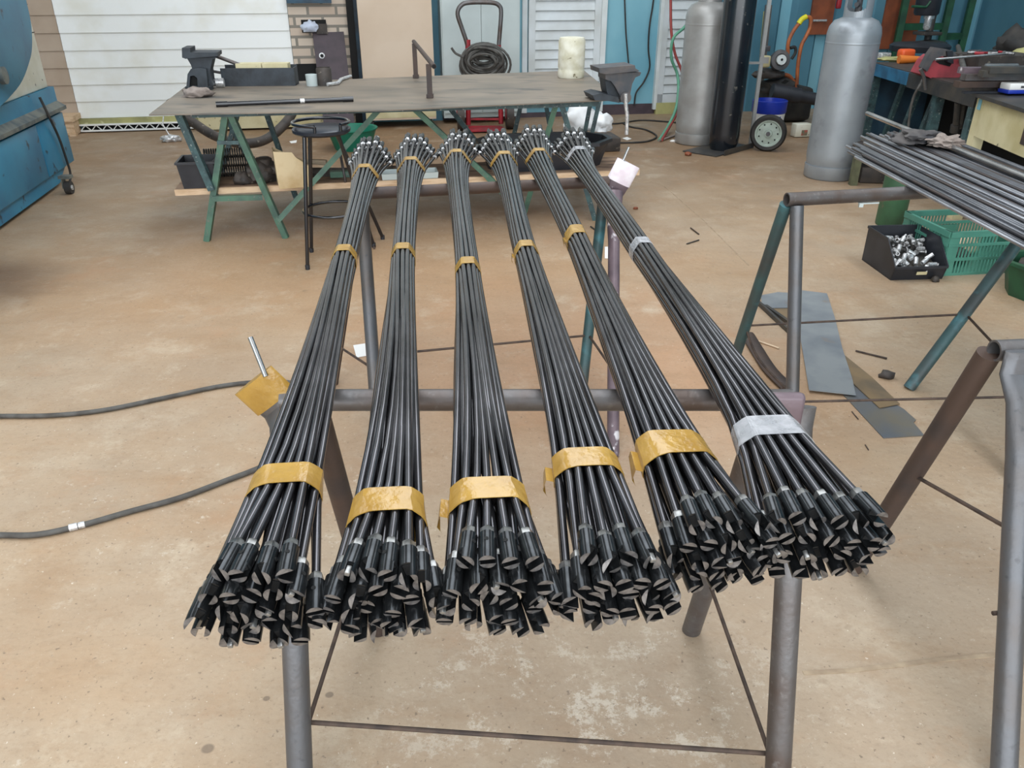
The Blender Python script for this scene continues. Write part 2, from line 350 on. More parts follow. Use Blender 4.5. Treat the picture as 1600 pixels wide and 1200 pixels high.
    bp = nod(nt, 'ShaderNodeBump'); bp.inputs['Strength'].default_value = .25; bp.inputs['Distance'].default_value = .01; L(n.outputs[0], bp.inputs['Height']); L(bp.outputs[0], b.inputs['Normal'])
    return m
M['floor'] = floor_mat()
M['joint'] = mat('floor_joint_mortar', (150, 130, 108), (176, 156, 130), rough=.9, scale=20)
M['stand'] = mat('drab_green_paint', (98, 100, 74), (70, 70, 54), rough=.7, scale=9)
M['upper'] = mat('upper_reflector_white', (226, 226, 220), (212, 212, 206), rough=.6, scale=.8)
M['ceil'] = mat('roof_sheet_grey', (150, 150, 146), rough=.7)
M['wallside'] = mat('side_wall_paint', (126, 150, 156), (116, 128, 126), rough=.7, scale=1)
# ---------------------------------------------------------------- room shell
WA = math.atan(.19)
MW = Matrix.Translation((0, 9.03, 0)) @ Matrix.Rotation(WA, 4, 'Z')       # back wall frame: x along the wall, -y towards the room
def W(s, off, z): return MW @ V((s, -off, z))
def pw(u, v, off=0.0):                                                    # picture point on the plane off metres before the back wall -> (s, z)
    p = PL(u, v, 9.03 - off / math.cos(WA)); q = MW.inverted() @ p; return q.x, q.z
def wallbox(b, s0, s1, o0, o1, z0, z1): return b.box(MW @ V(((s0 + s1) / 2, -(o0 + o1) / 2, (z0 + z1) / 2)), (s1 - s0, abs(o1 - o0), z1 - z0), rz=WA)

b = MB(); b.box((-.1, 3.2, -.05), (11.6, 15.2, .1)); struct(b.build('floor', M['floor'], loc=(0, 0, 0), smooth=False))
b = MB(); wallbox(b, -6.2, 6.2, -.12, 0, 0, 2.35); struct(b.build('wall_back', M['wallblue'], smooth=False))
b = MB(); wallbox(b, -6.2, 6.2, -.12, .14, 2.352, 4.5); struct(b.build('wall_upper', M['upper'], smooth=False))  # unseen upper wall, made white so the rods reflect bright
b = MB(); b.box((X0 - .06, 3.0, 2.2), (.12, 14, 4.4)); struct(b.build('wall_left', M['wallside'], smooth=False))
b = MB(); b.box((X1 + .06, 3.6, 2.2), (.12, 15, 4.4)); struct(b.build('wall_right', M['wallblue_d'], smooth=False))
b = MB()
xs = [X0 - .1] + [x for a_, c_ in SKY for x in (a_, c_)] + [X1 + .1]
for i in range(0, len(xs), 2): b.box(((xs[i] + xs[i + 1]) / 2, 3.3, ZC + .05), (xs[i + 1] - xs[i], 14.6, .1))
for y0, y1 in ((-4, -1.6), (8.0, 10.6)):
    for a_, c_ in SKY: b.box(((a_ + c_) / 2, (y0 + y1) / 2, ZC + .05), (c_ - a_, y1 - y0, .1))
struct(b.build('ceiling', M['ceil'], smooth=False))

# white cladded door on the left of the back wall
def slats(b, s0, s1, o, z0, z1, ph, t=.02, lap=.012):
    z = z0
    while z < z1:
        zt = min(z + ph, z1)
        q = [W(s0, o + t + lap, z), W(s0, o + t, zt), W(s0, o, zt), W(s0, o, z)]
        b.prism(q, W(s1, o, z) - W(s0, o, z)); z += ph
sL, zb = pw(125, 183, .05); sR, _ = pw(459, 100, .05); sL2, _ = pw(60, 100, .05)
b = MB(); slats(b, sL, sR, .03, .13, 2.34, .155); struct(b.build('door_1', M['slat'], smooth=False))
b = MB(); slats(b, sL - .42, sL - .004, .03, .13, 2.34, .155); struct(b.build('trim_1', M['slat_beige'], smooth=False))
b = MB(); wallbox(b, -6.0, sL - .424, .0, .05, 0, 2.34); struct(b.build('wall_panel', M['slat_beige'], smooth=False))
b = MB(); wallbox(b, sL - .05, sR, .0, .10, .075, .128); struct(b.build('trim_2', M['yellowbeam'], smooth=False))
b = MB()                                                        # low lattice kick rail under it
for z in (.012, .068): wallbox(b, sL, sR, .10, .14, z, z + .012)
s = sL
while s < sR - .1:
    b.bar(W(s, .12, .018), W(s + .05, .12, .07), .01, .008); b.bar(W(s + .05, .12, .07), W(s + .1, .12, .018), .01, .008); s += .1
struct(b.build('trim_3', M['slat'], smooth=False))
b = MB(); wallbox(b, sL, sR, .0, .05, 0, .075); struct(b.build('baseboard_back', M['dark'], smooth=False))

# brick pier, blue posts
s0, s1 = sR + .005, pw(549, 80, .06)[0]
b = MB(); wallbox(b, s0, s1, 0, .08, 0, 2.35)
o = b.build('wall_brick', M['brick'], loc=(0, 9.03, 0), smooth=False)
# keep the brick courses square to the wall: rebuild in the wall frame
for q in o.data.vertices: q.co = Matrix.Rotation(-WA, 3, 'Z') @ q.co
o.rotation_euler = (0, 0, WA); struct(o)
def wpanel(name, u0, u1, vref, o0, o1, z0, z1, m, st=True):
    a_, c_ = pw(u0, vref, o1)[0], pw(u1, vref, o1)[0]
    b = MB(); wallbox(b, a_, c_, o0, o1, z0, z1); o = b.build(name, m, smooth=False)
    if st: struct(o)
    return o, a_, c_
wpanel('column_dark_post', 545, 556, 60, .0, .16, 0, 2.35, M['dark'])
wpanel('column_blue_post', 556, 569, 60, .0, .14, 0, 2.35, M['post'])
wpanel('column_blue_strip', 672, 687, 60, .0, .04, 0, 2.35, M['wallblue_d'])
_s, _ = pw(500, 2, .1); z_ = pw(490, 5, .1)[1]
b = MB(); wallbox(b, s0, s1 - .15, .08, .13, z_, z_ + .09); struct(b.build('beam_lintel', M['post'], smooth=False))
# dark niche in the bricks with a rag in it
a_, zt = pw(470, 31, .09); c_, zb_ = pw(511, 51, .09)
b = MB(); wallbox(b, a_, c_, .078, .084, zb_, zt); struct(b.build('wall_niche', M['dark'], smooth=False))
sx, sz = pw(484, 41, .1)
tag(MB().bm(blob(W(sx, .13, sz - .05), (.085, .05, .065), 3, .35)).build('rag', M['cloth_b'], sm=60), 'pale blue rag stuffed in the niche of the brick pier', 'rag')
sx, sz = pw(503, 44, .1)
b = MB(); wallbox(b, sx - .055, sx + .05, .085, .13, sz - .05, sz + .04); tag(b.build('metal_box', M['grimebox'], smooth=False), 'small dark box beside the pale rag in the brick niche', 'box')
# low dark recess at the bench back, rubble
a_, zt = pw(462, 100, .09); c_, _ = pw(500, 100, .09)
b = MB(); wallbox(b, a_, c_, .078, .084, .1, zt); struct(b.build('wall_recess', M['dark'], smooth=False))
# brown steel plate leaning on the bricks
b = MB(); A_ = [W(*pw(489, 51, .12)[:1], .12, pw(489, 51, .12)[1]), W(pw(537, 49, .12)[0], .12, pw(537, 49, .12)[1])]
sA, zA = pw(488, 52, .14); sB, zB = pw(537, 50, .14); z_lo = .10
b.prism([W(sA, .10, zA), W(sB, .10, zB), W(sB + .03, .42, z_lo - .1), W(sA + .03, .42, z_lo - .1)], V((0, -.006, .002)))
o = tag(b.build('steel_plate', M['rust_plate'], smooth=False), 'dark brown steel plate with a small round hole leaning on the brick pier', 'steel plate')
hp = W(sA + .14, .2, (zA + z_lo) / 2 + .12); hb = MB(); hb.lathe([(.028, -.004), (.028, .004)], n=16, Mx=Matrix.Translation(PL(503, 87, 9.03 - .27)) @ Matrix.Rotation(R(75), 4, 'X')); hb.build('hole', M['nut'], parent=o)
hb = MB(); hb.lathe([(.016, -.006), (.016, .006)], n=16, Mx=Matrix.Translation(PL(503, 87, 9.03 - .28)) @ Matrix.Rotation(R(75), 4, 'X')); hb.build('bolt_hole', M['dark'], parent=o)

# cream cabinet on castors
def cabinet_box(name, label, cat, u0, u1, vref, o0, o1, z0, z1, m):
    a_, c_ = pw(u0, vref, o1)[0], pw(u1, vref, o1)[0]
    t = thing(name, label, cat, W((a_ + c_) / 2, (o0 + o1) / 2, 0)); b = MB()
    b.box(MW @ V(((a_ + c_) / 2, -(o0 + o1) / 2, (z0 + z1) / 2)), (c_ - a_, o1 - o0, z1 - z0), rz=WA, b=0) ; return t, b, a_, c_
zc_ = pw(620, 189, .4)[1]
t, b, a_, c_ = cabinet_box('freezer_cabinet', 'tall cream cabinet on small castors behind the steel worktable', 'cabinet', 567, 679, 120, .17, .42, max(zc_, .08), 1.75, M['cream'])
b.build('body', M['cream'], t, smooth=False)
b = MB(); wallbox(b, a_, c_, .42, .425, .1, .26); b.build('kick_panel', M['cream2'], t, smooth=False)
for s_ in (a_ + .06, c_ - .06):
    b = MB(); b.tube([W(s_ - .012, .38, .035), W(s_ + .012, .38, .035)], .035, 14); b.box(W(s_, .38, .075), (.04, .04, .03), rz=WA); b.build('castor', M['rubber'], t)
# white two-door cabinet
zf = 0.06
t, b, a_, c_ = cabinet_box('storage_cabinet', 'pale grey-white two-door steel cabinet behind the hand truck', 'cabinet', 691, 812, 100, .0, .28, zf, 2.1, M['cab'])
b.build('body', M['cab'], t, smooth=False); mid = pw(752, 60, .29)[0]
for q0, q1, hx in ((a_ + .012, mid - .003, mid - .05), (mid + .003, c_ - .02, mid + .05)):
    b = MB(); wallbox(b, q0, q1, .28, .298, zf + .05, 2.05); d = b.build('cabinet_door', M['cab'], t, smooth=False)
    b = MB(); wallbox(b, hx - .008, hx + .008, .298, .318, 1.25, 1.4); b.build('handle', M['vise'], d, smooth=False)
# louvred doors
def louver(n, u0, u1, vref, m, o=.05, z0=.12, fr=.07):
    a_, c_ = pw(u0, vref, o)[0], pw(u1, vref, o)[0]; b = MB()
    wallbox(b, a_, c_, 0, o * .4, z0, 2.34)
    for q0, q1 in ((a_, a_ + fr), (c_ - fr, c_)): wallbox(b, q0, q1, 0, o, z0, 2.34)
    wallbox(b, a_, c_, 0, o, z0, z0 + .09)
    z = z0 + .1
    while z < 2.25:
        q = [W(a_ + fr, o * .95, z), W(a_ + fr, o * .5, z + .088), W(a_ + fr, o * .4, z + .088), W(a_ + fr, o * .4, z)]
        b.prism(q, W(c_ - fr, 0, 0) - W(a_ + fr, 0, 0)); z += .094
    o_ = b.build('door_%d' % n, m, smooth=False); struct(o_); return a_, c_
louver(2, 826, 937, 80, M['louver'])
wpanel('trim_4', 816, 824, 60, 0, .03, .05, 2.35, M['louver'])
wpanel('trim_5', 938, 946, 80, 0, .07, .05, 2.35, M['white'])
zz = louver(3, 1030, 1102, 100, M['louver'])
wpanel('trim_6', 1026, 1031, 100, 0, .055, .05, 2.35, M['white'])
b = MB(); wallbox(b, pw(945, 100)[0], pw(1027, 100)[0], 0, .012, .0, .11); struct(b.build('baseboard_blue', M['rust_plate'], smooth=False))
b = MB(); wallbox(b, zz[0], zz[1], 0, .06, 0, .12); struct(b.build('trim_7', M['yellowbeam'], smooth=False))
b = MB(); wallbox(b, pw(690, 150)[0], pw(944, 150)[0], 0, .02, 0, .05); struct(b.build('baseboard_doors', M['rust_plate'], smooth=False))
# folded blue panels to the right
b = MB(); s = zz[1] + .02; k = 0
while s < 6.1:
    q = [W(s, 0, 0), W(s + .05, .06, 0), W(s + .30, .06, 0), W(s + .35, 0, 0)]
    b.prism(q, V((0, 0, 2.34))); s += .47; k += 1
struct(b.build('wall_panel_right', M['wallblue_d'], smooth=False))

# ---------------------------------------------------------------- pipe sawhorses
def sawhorse(label, rail, rail_r, legs, braces, group=None, rail_mat='pipe'):
    A_, B_ = V(rail[0]), V(rail[1])
    t = thing('sawhorse', label, 'sawhorse', ((A_.x + B_.x) / 2, (A_.y + B_.y) / 2, 0), group)
    n = 20; d = (B_ - A_).normalized(); b = MB(); x = V((0, 0, 1)); y = d.cross(x)
    ro, ri = rail_r, rail_r - .004
    rg = []
    for p, r_ in ((A_ + d * .05, ri), (A_, ri), (A_, ro), (B_, ro), (B_, ri), (B_ - d * .05, ri)):
        rg.append([p + x * (r_ * math.cos(6.2832 * k / n)) + y * (r_ * math.sin(6.2832 * k / n)) for k in range(n)])
    b.rings(rg, cap=True); b.build('rail', M[rail_mat], t)
    for path, rr, m in legs:
        b = MB(); b.tube(path, rr, 18, ref=(0, 1, 0)); b.build('leg', M[m], t)
    for path in braces:
        b = MB(); b.tube(path, .0045, 8); b.build('brace_rod', M['rust_rod'], t)
    return t
RZ = .74
lr = .0235
# near one, carrying the near ends of the bundles
nA, nB = P(440, 625, RZ), P(1236, 625, RZ)
fl = (V((nA.x, nA.y, RZ)), V((-.393, .93, 0)))
fr_ = (V((nB.x - .005, nB.y - .002, RZ - .02)), V((.492, .93, 0)))
rlf, rrf = P(592, 985), P(1080, 985)
rl = (nA + V((.055, .01, -.018)), rlf); rr_ = (nB + V((-.04, .01, -.018)), rrf)
tc_ = PL(413, 611, nA.y, 0); ax = V((-.62, 0, .78)); wd = V((.78, 0, .62))
def flat(a, c): return (a, c)
top_l = [tc_ + ax * .036, tc_ - ax * .036]
q1 = V((nA.x + .012, nA.y - .03, RZ - .035))
legs = []
def morph(path_flat, foot, r, wide, thin, tops, n=8):
    """tube whose upper end is hammered flat in the X-Z plane"""
    pts, rr = [], []
    for p, k in path_flat: pts.append(V(p)); rr.append((thin * k + r * (1 - k), wide * k + r * (1 - k)))
    pts.append(V(foot)); rr.append((r, r)); return pts, rr
pl_, rl_ = morph([(tc_ + ax * .0255, 1), (tc_, 1), (tc_ - ax * .04, .8), (q1, .35), (q1.lerp(fl[1], .12), .25), (q1.lerp(fl[1], .25), 0)], fl[1], lr, .043, .009, 1)
legs.append((pl_, rl_, 'pipe_b'))
t0 = V((nB.x + .0, nB.y - .028, RZ + .022))
pr_, rr2 = morph([(t0 + V((0, 0, -.02)), .9), (t0 + V((0, -.004, -.06)), .8), (t0.lerp(fr_[1], .16), .4), (t0.lerp(fr_[1], .28), 0)], fr_[1], lr, .036, .008, 1)
legs.append((pr_, rr2, 'pipe'))
legs += [([rl[0], rl[1]], .022, 'pipe_brown'), ([rr_[0], rr_[1]], .022, 'pipe')]
la, lb = onv(q1, fl[1], 1142), onv(t0, fr_[1], 1193)
ra, rb = onv(rl[0], rlf, 878), onv(rr_[0], rrf, 905)
near_horse = sawhorse('grey pipe sawhorse under the slotted ends of the taped rod bundles', (nA, nB), .0195, legs,
    [[la + V((0, .02, 0)), lb + V((0, .02, 0))], [la + V((.01, .01, -.012)), ra], [lb + V((-.01, .01, 0)), rb], [onv(rl[0], rlf, 893), onv(rr_[0], rrf, 893)]])
pc_ = PL(1221, 646, t0.y - .012, 0); tp = MB(); tp.box(pc_, (.070, .022, .078), b=.008); o = tp.build('flattened_end', M['pipe_maroon'], near_horse); o['label'] = 'mauve flattened pipe end'
tp = MB(); tp.tube([tc_ + ax * .027, tc_ - ax * .027], (.011, .0455), 20, ref=(0, 1, 0)); o = tp.build('tape_wrap', M['tape'], near_horse); tag(o, 'glossy tan tape wrapped round the flattened leg top')
pn = MB(); a0 = tc_ + ax * .02 + wd * .03 + V((0, -.012, 0)); pn.tube([a0, PL(391, 527, nA.y + .02, 0)], .0045, 10); pn.build('pin', M['bright_rod'], near_horse)

# far one under the far ends
fA, fB = P(556, 303, RZ), P(950, 284, RZ)
tc2 = PL(972, 274, fB.y, 0); ax2 = V((.42, 0, .9)); wd2 = V((.9, 0, -.42))
gf = P(958, 713); tf = P(908, 622); lf1, lf2 = P(592, 692), P(520, 600)
q2 = fB + V((.02, -.03, -.03))
pp, r2 = morph([(tc2 + ax2 * .04, 1), (tc2 - ax2 * .03, 1), (tc2 - ax2 * .08, .8), (q2, .55), (q2.lerp(gf, .2), 0)], gf, .0205, .042, .011, 1)
far_horse = sawhorse('pipe sawhorse under the far ends of the taped rod bundles, white tape on one end', (fA, fB), .020,
    [(pp, r2, 'pipe_maroon'), ([fB + V((-.01, .01, -.02)), tf], .0195, 'pipe_teal'), ([fA + V((.02, -.01, -.015)), lf1], .022, 'pipe_b'), ([fA + V((.01, .01, -.015)), lf2], .02, 'pipe_brown')],
    [[onv(fA, lf1, 556), onv(fB, tf, 524)], [onv(fB, tf, 524), onv(fB, gf, 575)], [onv(fA, lf2, 540), onv(fA, lf1, 575)]], rail_mat='pipe_brown')
tp = MB(); tp.tube([tc2 + ax2 * .048, tc2 - ax2 * .028], (.0135, .0445), 20, ref=(0, 1, 0)); tag(tp.build('tape_wrap', M['tape_white'], far_horse), 'white tape wrapped round the flattened leg top')
pn = MB(); pn.tube([tc2 + ax2 * .03 - wd2 * .02, PL(983, 230, fB.y, 0)], .005, 10); tag(pn.build('pin', M['bright_rod'], far_horse))

# right pair, carrying the loose rods
rA, rB = P(1229, 312, RZ), P(1665, 288, RZ)
fa, fb, fc = P(1146, 566), P(1237, 668), P(1420, 607); fd = fc + V((.05, -.62, 0))
right_horse = sawhorse('teal and grey pipe sawhorse under the far ends of the loose steel rods', (rA, rB), .0225,
    [([rA + V((.005, .012, -.018)), fa], .021, 'pipe_teal'), ([rA + V((.036, -.004, -.02)), fb], .0225, 'pipe_b'), ([rB + V((-.02, 0, -.015)), fc], .022, 'pipe_teal'), ([rB + V((-.02, -.02, -.015)), fd], .022, 'pipe_teal')],
    [[onv(rA, fa, 509), onv(rB, fc, 491)], [onv(rA, fb, 628), fd.lerp(rB, .26)], cr([onv(rA, fa, 510), P(1185, 560, .1), onv(rA, fb, 615)]), [onv(rB, fc, 491), fd.lerp(rB, .3)]])
eA = P(1553, 548, RZ); eB = eA + V((1.05, .10, 0)); ef = P(1332, 888); eg = V((.945, .98, 0))
q3 = eA + V((.04, -.028, .012))
pe, re_ = morph([(q3, 1), (q3 + V((0, -.003, -.05)), .95), (q3.lerp(eg, .12), .5), (q3.lerp(eg, .24), 0)], eg, .0235, .037, .010, 1)
ef2, eg2 = ef + V((.95, .1, 0)), eg + V((.95, .1, 0))
near_right = sawhorse('nearest grey pipe sawhorse at the right edge, under the loose rods', (eA, eB), .0215,
    [([eA + V((.0, .012, -.012)), ef], .0235, 'pipe_brown'), (pe, re_, 'pipe_b'), ([eB + V((-.02, .01, -.015)), ef2], .0235, 'pipe'), ([eB + V((-.02, -.02, -.01)), eg2], .0235, 'pipe')],
    [[onv(eA, ef, 742), onv(q3, eg, 832)], [onv(q3, eg, 970) + V((-.025, .02, 0)), eg2.lerp(eB, .4)]])

# ---------------------------------------------------------------- couplings (three patterns, shared meshes)
def coupling_mesh(kind):
    b = MB()
    b.k = 2; b.rings([[V((r_ * math.cos(math.pi / 3 * k), r_ * math.sin(math.pi / 3 * k), z)) for k in range(6)] for r_, z in ((.0066, -.001), (.0094, .003), (.0094, .012))])
    b.k = 0; L_ = .043
    b.lathe([(.0085, .0115), (.0112, .0135), (.0112, L_)], n=16)
    b.k = 3
    for sgn in (1,):
        b.lathe([(.0028, 0), (.0028, .0008)], n=10, Mx=Matrix.Translation((sgn * .0107, 0, .029)) @ Matrix.Rotation(R(90) * sgn, 4, 'Y'))
    gap = (.0044, .0052, .0038)[kind]; r = .0112
    for sg in (1, -1):
        a0 = math.acos(gap / r); pts = []
        for k in range(9):
            a = -a0 + 2 * a0 * k / 8; pts.append((sg * r * math.cos(a), r * math.sin(a)))
        def top(x, y):
            if kind == 0: return .057 + .0012 * sg
            if kind == 1: return .058 + .0065 * (sg * y / r) ** 2 * (1 if sg * y > 0 else -.6)
            return .058 - .004 * (y / r) ** 2
        lo = [V((x, y, L_)) for x, y in pts]; hi = [V((x * (.96), y * .96, top(x, y))) for x, y in pts]
        n = len(pts); b.k = 0
        base = len(b.v); b.add(lo + hi, [(j, (j + 1) % n, n + (j + 1) % n, n + j) for j in range(n)])
        b.k = 1; b.add(hi, [tuple(range(n))])
    if kind == 2:
        b.k = 2; b.box((0, .005, .052), (.0062, .0062, .012), b=.001)
    b.k = 3; b.box((0, 0, L_ + .0005), (gap * 1.9, .015, .001))
    me = bpy.data.meshes.new('coupling'); me.from_pydata(b.v, [], b.f)
    for q in ('coupling', 'jaw', 'nut', 'dark'): me.materials.append(M[q])
    me.polygons.foreach_set('material_index', b.mi)
    bm = bmesh.new(); bm.from_mesh(me); bmesh.ops.remove_doubles(bm, verts=bm.verts, dist=1e-6); bmesh.ops.recalc_face_normals(bm, faces=bm.faces); bm.to_mesh(me); bm.free()
    me.shade_smooth(); me.set_sharp_from_angle(angle=R(35)); return me
CM = [coupling_mesh(k) for k in range(3)]
CMF = [m_.copy() for m_ in CM]
for m_ in CM: m_.materials[2] = M['hex']

# ---------------------------------------------------------------- taped rod bundles
def rows(counts, s, ratio=.87):
    out = []
    H_ = (len(counts) - 1) * s * ratio
    for i, c in enumerate(counts):
        for j in range(c): out.append(V(((j - (c - 1) / 2) * s, i * s * ratio - H_ / 2)))
    return out
GN, GT, GW, GF = [4, 6, 6, 5, 4], [6, 7, 7, 5], [3, 5, 5, 5, 4, 3], [7, 6, 5, 4, 3]
def match(a, b_):
    def nrm(l):
        sx = math.sqrt(sum(p.x ** 2 for p in l) / len(l)); sy = math.sqrt(sum(p.y ** 2 for p in l) / len(l)); return [V((p.x / sx, p.y / sy)) for p in l]
    na, nb = nrm(a), nrm(b_); pm = list(range(len(a)))
    ch = True
    while ch:
        ch = False
        for i in range(len(a)):
            for j in range(i + 1, len(a)):
                c0 = (na[i] - nb[pm[i]]).length_squared + (na[j] - nb[pm[j]]).length_squared
                c1 = (na[i] - nb[pm[j]]).length_squared + (na[j] - nb[pm[i]]).length_squared
                if c1 < c0 - 1e-9: pm[i], pm[j] = pm[j], pm[i]; ch = True
    return [b_[k] for k in pm]
def hull(pts):
    pts = sorted((p.x, p.y) for p in pts)
    def half(ps):
        h = []
        for p in ps:
            while len(h) >= 2 and (h[-1][0] - h[-2][0]) * (p[1] - h[-2][1]) - (h[-1][1] - h[-2][1]) * (p[0] - h[-2][0]) <= 0: h.pop()
            h.append(p)
        return h[:-1]
    return half(pts) + half(pts[::-1])
def resample(h, n):
    h = [V(p) for p in h]; c = sum(h, V((0, 0))) / len(h); out = []
    for k in range(n):
        a = 6.28318 * k / n; d = V((math.cos(a), math.sin(a))); best = 0
        for i in range(len(h)):
            p, q = h[i], h[(i + 1) % len(h)]; e = q - p; den = d.x * e.y - d.y * e.x
            if abs(den) < 1e-12: continue
            t_ = ((p - c).x * e.y - (p - c).y * e.x) / den; s_ = ((p - c).x * d.y - (p - c).y * d.x) / den
            if t_ > 0 and -1e-6 <= s_ <= 1 + 1e-6: best = max(best, t_)
        out.append(c + d * best)
    return out
RR = .0056
def bundle(label, st, tapes, clear=False, twist=0.0):
    """st: stations (u, v, z, grid, spacing x, spacing ratio y)"""
    cen = [P(u, v, z) for u, v, z, *_ in st]
    cum = [0]
    for i in range(1, len(cen)): cum.append(cum[-1] + (cen[i] - cen[i - 1]).length)
    slots = []
    for i, (u, v, z, g, sp, ry) in enumerate(st):
        r_ = rows(g, sp, ry)
        slots.append(r_ if i == 0 else match(slots[-1], r_))
    ax_ = (cen[-1] - cen[0]); lat = V((ax_.y, -ax_.x, 0)).normalized()
    def hermite(vals, s):
        i = 0
        while i < len(cum) - 2 and s > cum[i + 1]: i += 1
        h = cum[i + 1] - cum[i]; t = min(max((s - cum[i]) / h, 0), 1)
        def slope(j):
            if j == 0: return (vals[1] - vals[0]) / (cum[1] - cum[0])
            if j == len(vals) - 1: return (cen[-1] - cen[-2]) / (cum[-1] - cum[-2])
            return ((vals[j] - vals[j - 1]) / (cum[j] - cum[j - 1]) + (vals[j + 1] - vals[j]) / (cum[j + 1] - cum[j])) / 2 * .8
        a, c_ = slope(i), slope(i + 1)
        return vals[i] * (2 * t ** 3 - 3 * t * t + 1) + a * (h * (t ** 3 - 2 * t * t + t)) + vals[i + 1] * (3 * t * t - 2 * t ** 3) + c_ * (h * (t ** 3 - t * t))
    n = len(slots[0]); jit = [[V((random.uniform(-1, 1), random.uniform(-1, 1))) for _ in st] for _ in range(n)]
    tr = []
    for k in range(n):
        vals = []
        for i in range(len(st)):
            j = jit[k][i] * (.0022 if i in (0, len(st) - 1) else .0004)
            q = slots[i][k] + j; vals.append(cen[i] + lat * q.x + V((0, 0, q.y)))
        tr.append(vals)
    def pos(k, s): return hermite(tr[k], s)
    t = thing('rod_bundle', label, 'rod bundle', V((cen[2].x, cen[2].y, cen[2].z)), 'taped steel rod bundles')
    T_ = cum[-1]; N = 22
    order = sorted(range(n), key=lambda k: slots[0][k].y)
    for k in range(n):
        s0_ = random.uniform(-.004, .014) + (.012 if slots[0][k].y > .02 else 0); s1_ = T_ - random.uniform(-.01, .014)
        path = [pos(k, s0_ + (s1_ - s0_) * i / (N - 1)) for i in range(N)]
        b = MB(); b.tube(path, RR, 12); rod = b.build('rod', M['rod'], t)
        for end, (p, q) in enumerate(((path[0], path[1]), (path[-1], path[-2]))):
            d = (p - q).normalized(); kind = random.choice((0, 0, 0, 1, 2) if end == 0 else (1, 2, 1))
            o = bpy.data.objects.new('coupling', (CM, CMF)[end][kind]); C.objects.link(o); o.parent = rod
            o.matrix_local = Matrix.Translation(p - wloc(t)) @ d.to_track_quat('Z', 'Y').to_matrix().to_4x4() @ Matrix.Rotation(random.uniform(0, 6.28), 4, 'Z')
    for ti, (s_or_v, wdt, tab) in enumerate(tapes):
        # find arc position for the picture height
        lo, hi = 0.0, T_
        def cpos(s): return sum((pos(k, s) for k in range(n)), V((0, 0, 0))) / n
        for _ in range(25):
            m_ = (lo + hi) / 2
            if px(cpos(m_) + V((0, 0, .02)))[1] > s_or_v: lo = m_
            else: hi = m_
        sc = (lo + hi) / 2; outer, inner = [], []
        ca = None
        for sgn in (-1, -.5, 0, .5, 1):
            s_ = sc + sgn * wdt / 2; c_ = cpos(s_); pts = []
            for k in range(n):
                q = pos(k, s_) - c_; x_, y_ = q.dot(lat), q.z
                for a in range(8): pts.append(V((x_ + RR * 1.04 * math.cos(a * .7854), y_ + RR * 1.04 * math.sin(a * .7854))))
            h = resample(hull(pts), 40)
            outer.append([c_ + lat * (p.x * 1.012 + .0006 * (1 if p.x > 0 else -1)) + V((0, 0, p.y * 1.012 + .0006 * (1 if p.y > 0 else -1))) for p in h])
            inner.append([c_ + lat * p.x + V((0, 0, p.y)) for p in h])
        b = MB(); b.rings(outer + inner[::-1], closed=True)
        if tab:                                  # loose crumpled tape end
            e = outer[2][20]; side = -lat; dz = V((0, 0, 1)); fw_ = (outer[4][20] - outer[0][20]).normalized()
            P0 = [outer[0][20], outer[4][20]]
            tk = .55 if ti else 1.0; P0[1] = P0[0].lerp(P0[1], .7); a1 = [p + side * .010 * tk + dz * .003 for p in P0]; a2 = [P0[0] + side * .014 * tk - dz * .014 * tk, P0[1] + side * .012 * tk - dz * .006 * tk]; a3 = [P0[0] + side * .008 * tk - dz * .024 * tk, P0[0] + side * .010 * tk - dz * .02 * tk]
            prev = P0
            for nx in (a1, a2, a3):
                b.rings([[prev[0], prev[1], prev[1] + V((0, -.0006, .0006)), prev[0] + V((0, -.0006, .0006))], [nx[0], nx[1], nx[1] + V((0, -.0006, .0006)), nx[0] + V((0, -.0006, .0006))]]); prev = nx
        o = b.build('tape_band', M['tape_clear' if clear else 'tape'], t, sm=25)
        o['label'] = 'clear glossy tape band' if clear else 'glossy tan tape band'
    return t
def stn(ne, nt, mt, ft, fe, gn=None, nr=.77, wn=.0235, wt=.0132, ww=.0114, wft=.0165, wfe=.0235):
    gn = gn or GN
    return [(ne[0], ne[1], .765, gn, wn, nr), (nt[0], nt[1], .79, GT, wt, .82), (mt[0], mt[1], .79, GW, ww, .87), (ft[0], ft[1], .80, GF, wft, .70), (fe[0], fe[1], .812, GF, wfe, .72)]
bundle('leftmost taped bundle of slender black coupled rods on the sawhorses', stn((413, 903), (452, 745), (541, 393), (573, 258), (578, 240)), [(742, .05, 0), (393, .05, 0), (263, .045, 0)])
bundle('second taped bundle of black coupled rods from the left, beside the leftmost', stn((600, 893), (607, 788), (631, 388), (643, 252), (648, 233), wn=.022), [(782, .05, 0), (390, .05, 0), (252, .045, 0)])
bundle('third taped rod bundle from the left, tape end sticking out by its slotted couplings', stn((777, 886), (762, 775), (730, 412), (714, 243), (717, 227), wt=.0145), [(766, .05, 1), (413, .05, 0), (240, .045, 0)], twist=1)
bundle('fourth taped rod bundle from the left, crossing the middle of the near sawhorse rail', stn((957, 880), (913, 722), (819, 385), (786, 244), (779, 227), wn=.022), [(716, .05, 1), (386, .05, 1), (243, .045, 0)])
bundle('fifth rod bundle from the left with a wide tan tape band near its slotted ends', stn((1113, 826), (1048, 700), (896, 362), (840, 238), (834, 219), wt=.0145), [(693, .065, 1), (363, .075, 1), (238, .045, 0)])
bundle('rightmost rod bundle, bound with clear tape instead of tan', stn((1268, 814), (1196, 672), (996, 381), (904, 240), (897, 224), wt=.015, gn=[5, 7, 7, 6], nr=.92), [(668, .055, 0), (381, .05, 0), (236, .045, 0)], clear=True)
